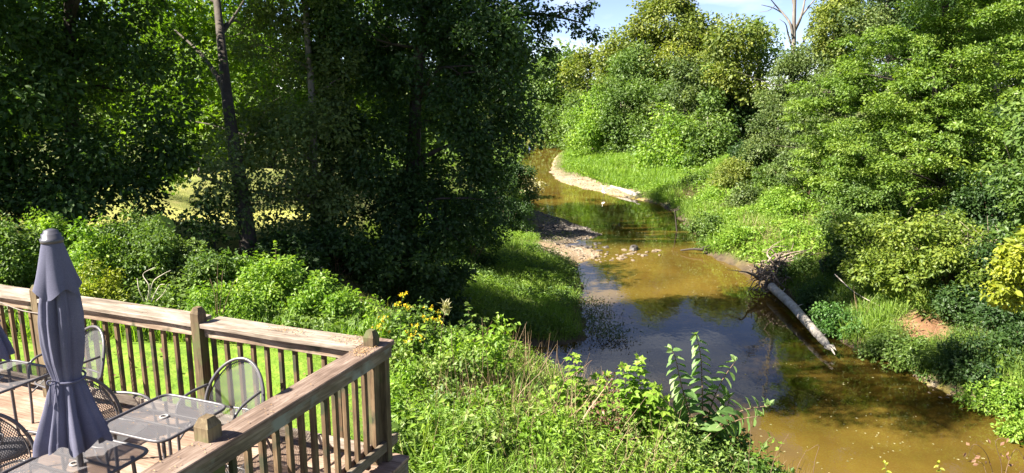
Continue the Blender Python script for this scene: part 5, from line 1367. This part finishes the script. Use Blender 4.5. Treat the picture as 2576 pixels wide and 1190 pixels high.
for u, v in ((1010, 930), (1085, 960), (1000, 1010), (1120, 1050), (1010, 1110), (1210, 1060), (1280, 1120), (1190, 1170), (1360, 1150), (1000, 1180)):
    q = on_ground(u, v)
    shrub('leafy_weed', 'low leafy weed tuft on the near slope right of the deck', 'weed', (q[0], q[1]), .28 + .15 * rng.random(), .35 + .3 * rng.random(), leaf=('bright', 'weeds', 'mid')[rng.integers(3)], size=.08, cl=.1, k=.22, cap=6000, n=4, spiky=.8, bark='green', stems=6, gaps=.15, group='weed tufts on the near slope')

# ------------------------------------------------------------------ driftwood, stones, bird
def fallen_tree():
    a, b = on_z(1948, 728, .42), on_z(2090, 878, .30)
    base = np.array([a[0], a[1], 0.0])
    root = thing('fallen_tree', tuple(base), 'bleached fallen trunk lying into the creek with its upturned tangle of roots', 'fallen tree')
    d = b - a
    P = smooth_path([a - d * .06 - base, a - base, a + d * .33 + (0.06, 0, .05) - base, a + d * .7 + (.02, 0, .02) - base, b - base], 26)
    g = Geo(); g.tube(P, np.interp(np.linspace(0, 1, 26), [0, .5, .92, 1], [.21, .20, .16, .06]), 12)
    for k in range(6):                                               # splintered end
        q = P[-1] + rng.normal(size=3) * .05
        g.tube([P[-2] + rng.normal(size=3) * .06, q, q + unit(d[None])[0] * (.15 + .25 * rng.random()) - np.array([0, 0, .05])], [.06, .04, .006], 5)
    for j_, dx_, dz_ in ((9, .22, .28), (14, .3, .22), (18, -.2, .2), (22, .2, .16)):
        limb(g, P[j_], P[j_] + np.array([dx_, .1, dz_]), .045, .02)
    g.build('trunk', BM['log'], root, True)
    c = at_y(1945, 692, 35.6) - base
    g = Geo()
    for k in range(120):
        s = c + rng.normal(size=3) * np.array([.45, .25, .35])
        e = s + rng.normal(size=3) * np.array([.6, .3, .55]) + np.array([-.1, -.15, -.05])
        limb(g, s, e, .025 + .06 * rng.random(), .01, .2, 7, 5)
    for k in range(26):
        s = c + np.array([.2, .2, .35]) + rng.normal(size=3) * .25
        limb(g, s, s + np.array([.8 + rng.random() * 2.0, .3 + rng.random(), .25 + rng.normal() * .25]), .06, .012, .12, 8, 5)
    g.build('roots', BM['root'], root, True)
fallen_tree()
def small_log(name, label, a, b, r0, r1, mat='log'):
    base = np.array([a[0], a[1], a[2]])
    P = smooth_path([a - base, (a + b) / 2 - base + np.array([0, 0, .06]), b - base], 12)
    g = Geo(); g.tube(P, np.linspace(r0, r1, 12), 9)
    limb(g, P[-2], P[-1] + np.array([.3, -.2, .3]), r1 * .5, .03); limb(g, P[-2], P[-1] + np.array([.4, .1, .05]), r1 * .6, .04)
    return tag(g.build(name, BM[mat], None, True, loc=tuple(base)), label, 'log')
a, b = on_z(1537, 470, .35), on_z(1602, 492, .22); small_log('drift_log', 'pale drift log lying on the gravel bar by the far water', a, b, .16, .24)
a, b = on_z(1288, 489, .25), on_z(1318, 488, .2); small_log('drift_log', 'short log jutting from the left shore below the bleached bush', a, b, .16, .12, 'grey')
a, b = at_y(1703, 590, 51), at_y(1697, 528, 51); small_log('snag_stick', 'dark stick standing in the water off the middle right bank', np.array([a[0], a[1], -.1]), b, .06, .03, 'dark')
a, b = on_z(1712, 630, .15), on_z(1770, 628, .3); small_log('snag_log', 'dark snag lying in the shallows at the right end of the riffle', a, b, .05, .09, 'dark')
p = at_y(2085, 700, 34); q = gz(p[0], p[1]); small_log('broken_stump', 'dark broken stump standing behind the root tangle', np.array([p[0], p[1], q - .1]), at_y(2068, 655, 34), .22, .17, 'dark')
p = at_y(2400, 800, 27); a = np.array([p[0], p[1], gz(p[0], p[1])]); small_log('leaning_trunk', 'broken pale trunk leaning on the clay slope under the maple bush', a, at_y(2350, 738, 29), .13, .09, 'grey')
p = at_y(2285, 790, 28)
stick = Geo(); stick.tube(smooth_path([at_y(2100, 690, 32), at_y(2150, 735, 30.5), at_y(2220, 772, 29), at_y(2290, 795, 28)], 20) - p, np.linspace(.028, .01, 20), 6)
tag(stick.build('drift_branch', BM['bleached'], None, True, loc=tuple(p)), 'long thin bleached branch slanting down the right bank behind the fallen trunk', 'branch')
bt = Geo(); tb = at_y(2450, 690, 29); tb[2] = gz(tb[0], tb[1])
for k in range(16):
    e = at_y(2400 + 130 * rng.random(), 560 + 60 * rng.random(), 29 + rng.normal() * .4)
    LP = limb(bt, np.array([0, 0, 0]), e - tb, .04, .012, .12, 8, 5)
    for _ in range(3):
        j = rng.integers(3, 7); limb(bt, LP[j], LP[j] + rng.normal(size=3) * .35 + np.array([0, 0, .2]), .016, .006, .1, 5, 4)
bt_o = bt.build('bare_branches', BM['root'], None, True, loc=tuple(tb)); bt_o.name = 'bare_bush'
tag(bt_o, 'bare twiggy dead bush in the dark hollow beside the golden bough', 'dead bush')

def rock_mesh(seed):
    r = np.random.default_rng(seed)
    n, m = 10, 7; V = []
    for j in range(m):
        th = math.pi * j / (m - 1)
        for i in range(n):
            a = 2 * math.pi * i / n
            q = 1 + .22 * math.sin(2 * a + seed) * math.sin(th) + .12 * r.normal() * math.sin(th)
            V.append((q * math.sin(th) * math.cos(a), q * .75 * math.sin(th) * math.sin(a), .45 * math.cos(th) * (1 + .08 * r.normal())))
    F = [(j * n + i, (j + 1) * n + i, (j + 1) * n + (i + 1) % n, j * n + (i + 1) % n) for j in range(m - 1) for i in range(n)]
    return V, F
ROCKM = [plain_mat('rock_tan', (.17, .13, .09), .9, noise=.4, nscale=6), plain_mat('rock_dark', (.06, .052, .045), .6, noise=.5, nscale=6)]
protos = []
for s in range(5):
    for mi in range(2):
        V, F = rock_mesh(s * 3 + mi); o = Geo().add(V, F).build('river_stone', ROCKM[mi]); protos.append((mi, o))
        for p_ in o.data.polygons: p_.use_smooth = False
used = set()
def stone(u, v, size, dark, label, group):
    c = [o for m_, o in protos if m_ == dark]; src = c[rng.integers(len(c))]
    o = src if src.name not in used else src.copy()
    if src.name in used: COL.objects.link(o)
    used.add(o.name)
    p = on_z(u, v, 0.0); g_ = gz(p[0], p[1])
    s = size * pxm(p[1]) * .5
    o.location = (p[0], p[1], max(g_, -.03) + s * .10)
    o.scale = (s, s * (.8 + .4 * rng.random()), s * (.8 + .5 * rng.random())); o.rotation_euler = (rng.normal() * .12, rng.normal() * .12, rng.random() * 6.28)
    tag(o, label, 'stone', group)
G1, L1 = 'pale stones in the riffle', 'pale flat stone breaking the surface in the riffle across the creek'
for k in range(46):
    t = rng.random()
    stone(1470 + 190 * t + rng.normal() * 8, 652 - 22 * t + rng.normal() * 5 + (8 if rng.random() < .3 else 0), 7 + 10 * rng.random(), 0, L1, G1)
G2, L2 = 'dark stones by the gravel point', 'dark wet stone along the left end of the riffle by the gravel point'
for k in range(26):
    stone(1400 + 130 * rng.random(), 612 + 22 * rng.random() + rng.normal() * 3, 7 + 11 * rng.random(), 1, L2, G2)
stone(1594, 628, 34, 1, 'large dark boulder in the middle of the riffle', None)
G3, L3 = 'stones on the lower right shore', 'small tan stone on the strip of gravel along the lower right shore'
for k in range(9):
    stone(2290 + 30 * rng.random() + 8 * k, 945 + 8 * k + rng.normal() * 5, 8 + 8 * rng.random(), 0, L3, G3)
for m_, o in protos:
    if o.name not in used: bpy.data.objects.remove(o)

def egret():
    p = on_z(1518, 496, 0); b = np.array([p[0], p[1], 0])
    root = thing('egret', tuple(b), 'small white egret wading in the shallows off the gravel bar', 'bird')
    WH = plain_mat('white_feathers', (.85, .85, .82), .7)
    g = Geo()
    P = smooth_path([(-.26, 0, .36), (-.16, 0, .41), (0, 0, .46), (.10, 0, .50), (.15, 0, .58), (.10, 0, .66), (.09, 0, .73), (.14, 0, .79), (.19, 0, .79)], 40)
    g.tube(P, np.interp(np.linspace(0, 1, 40), [0, .12, .3, .42, .5, .6, .85, .93, 1], [.01, .06, .10, .07, .035, .026, .022, .034, .012]), 10)
    g.build('body', WH, root, True)
    Geo().tube([(.18, 0, .79), (.25, 0, .785), (.31, 0, .775)], [.012, .008, .002], 6).build('bill', plain_mat('bill_dark', (.04, .035, .03), .5), root)
    for s in (-.03, .035):
        Geo().tube([(.0, s, .42), (.02, s, .24), (-.02, s, .22), (0, s, -.08)], [.012, .008, .008, .007], 6).build('leg', DARKMETAL, root)
    root.rotation_euler.z = R(118); root.scale = (1.1, 1.1, 1.1)
egret()
def pebbles(name, label, n, x0, x1, y0, y1, mask, size, mat):
    x = x0 + (x1 - x0) * rng.random(n); y = y0 + (y1 - y0) * rng.random(n)
    z = ground(x, y); ok = mask(x, y, z); P = np.column_stack([x, y, z - .01])[ok]; m = len(P)
    g = Geo(); stamp(g, 'pebble', P, rand_dir(m) * np.array([1, 1, .2]), np.array([0, 0, 1.0]) + rng.normal(size=(m, 3)) * .2, size * (.5 + rng.random(m) ** 2 * 2.2), rng.random(m))
    tag(g.build(name, LM[mat]), label, 'gravel', kind='stuff')
pebbles('bar_gravel', 'gravel and small stones strewn over the bar across the bend', 9000, 4, 14, 62, 100, lambda x, y, z: (z > -.05) & (z < .5), .09, 'pebbles')
pebbles('riffle_gravel', 'small stones strewn over the riffle and its left shore', 7000, .5, 9, 38, 48, lambda x, y, z: (z > -.10) & (z < .35) & (x < 8.5 - .3 * rng.random(len(x))), .075, 'pebbles')
pebbles('dark_gravel', 'dark wet gravel covering the point below the largest dark tree', 7000, .5, 8, 46.5, 57, lambda x, y, z: (z > -.06) & (z < .5), .10, 'dark_pebbles')
pebbles('shore_gravel', 'fine gravel along the lower right shore', 5000, 13, 17, 17, 26, lambda x, y, z: (z > -.08) & (z < .2), .06, 'pebbles')
# sprigs standing in the water off the left bank
for u, v, lab in ((1490, 778, 'sparse water weeds off the left bank, nearest the golden shallows'), (1500, 815, 'sparse water weeds in the middle off the left bank'), (1530, 850, 'dark water weeds at the tip of the left bank')):
    p = on_z(u, v, 0); b = np.array([p[0], p[1], 0.0]); root = thing('water_weeds', tuple(b), lab, 'water plant')
    n = 260; g = Geo()
    Q = rng.normal(size=(n, 3)) * np.array([.55, .4, 0]); Q[:, 2] = .5 * rng.random(n) ** 1.2
    stamp(g, 'narrow', Q, rand_dir(n) + np.array([0, 0, .5]), rand_dir(n) + np.array([0, 0, .6]), .16 * np.ones(n), rng.random(n)); g.build('leaves', LM['grey'], root)
    s = Geo()
    for k in range(24):
        q = rng.normal(size=3) * np.array([.5, .35, 0]); s.tube([q + (0, 0, -.25), q + rng.normal(size=3) * .08 + (0, 0, .45)], [.008, .004], 4)
    s.build('stems', BM['green'], root)
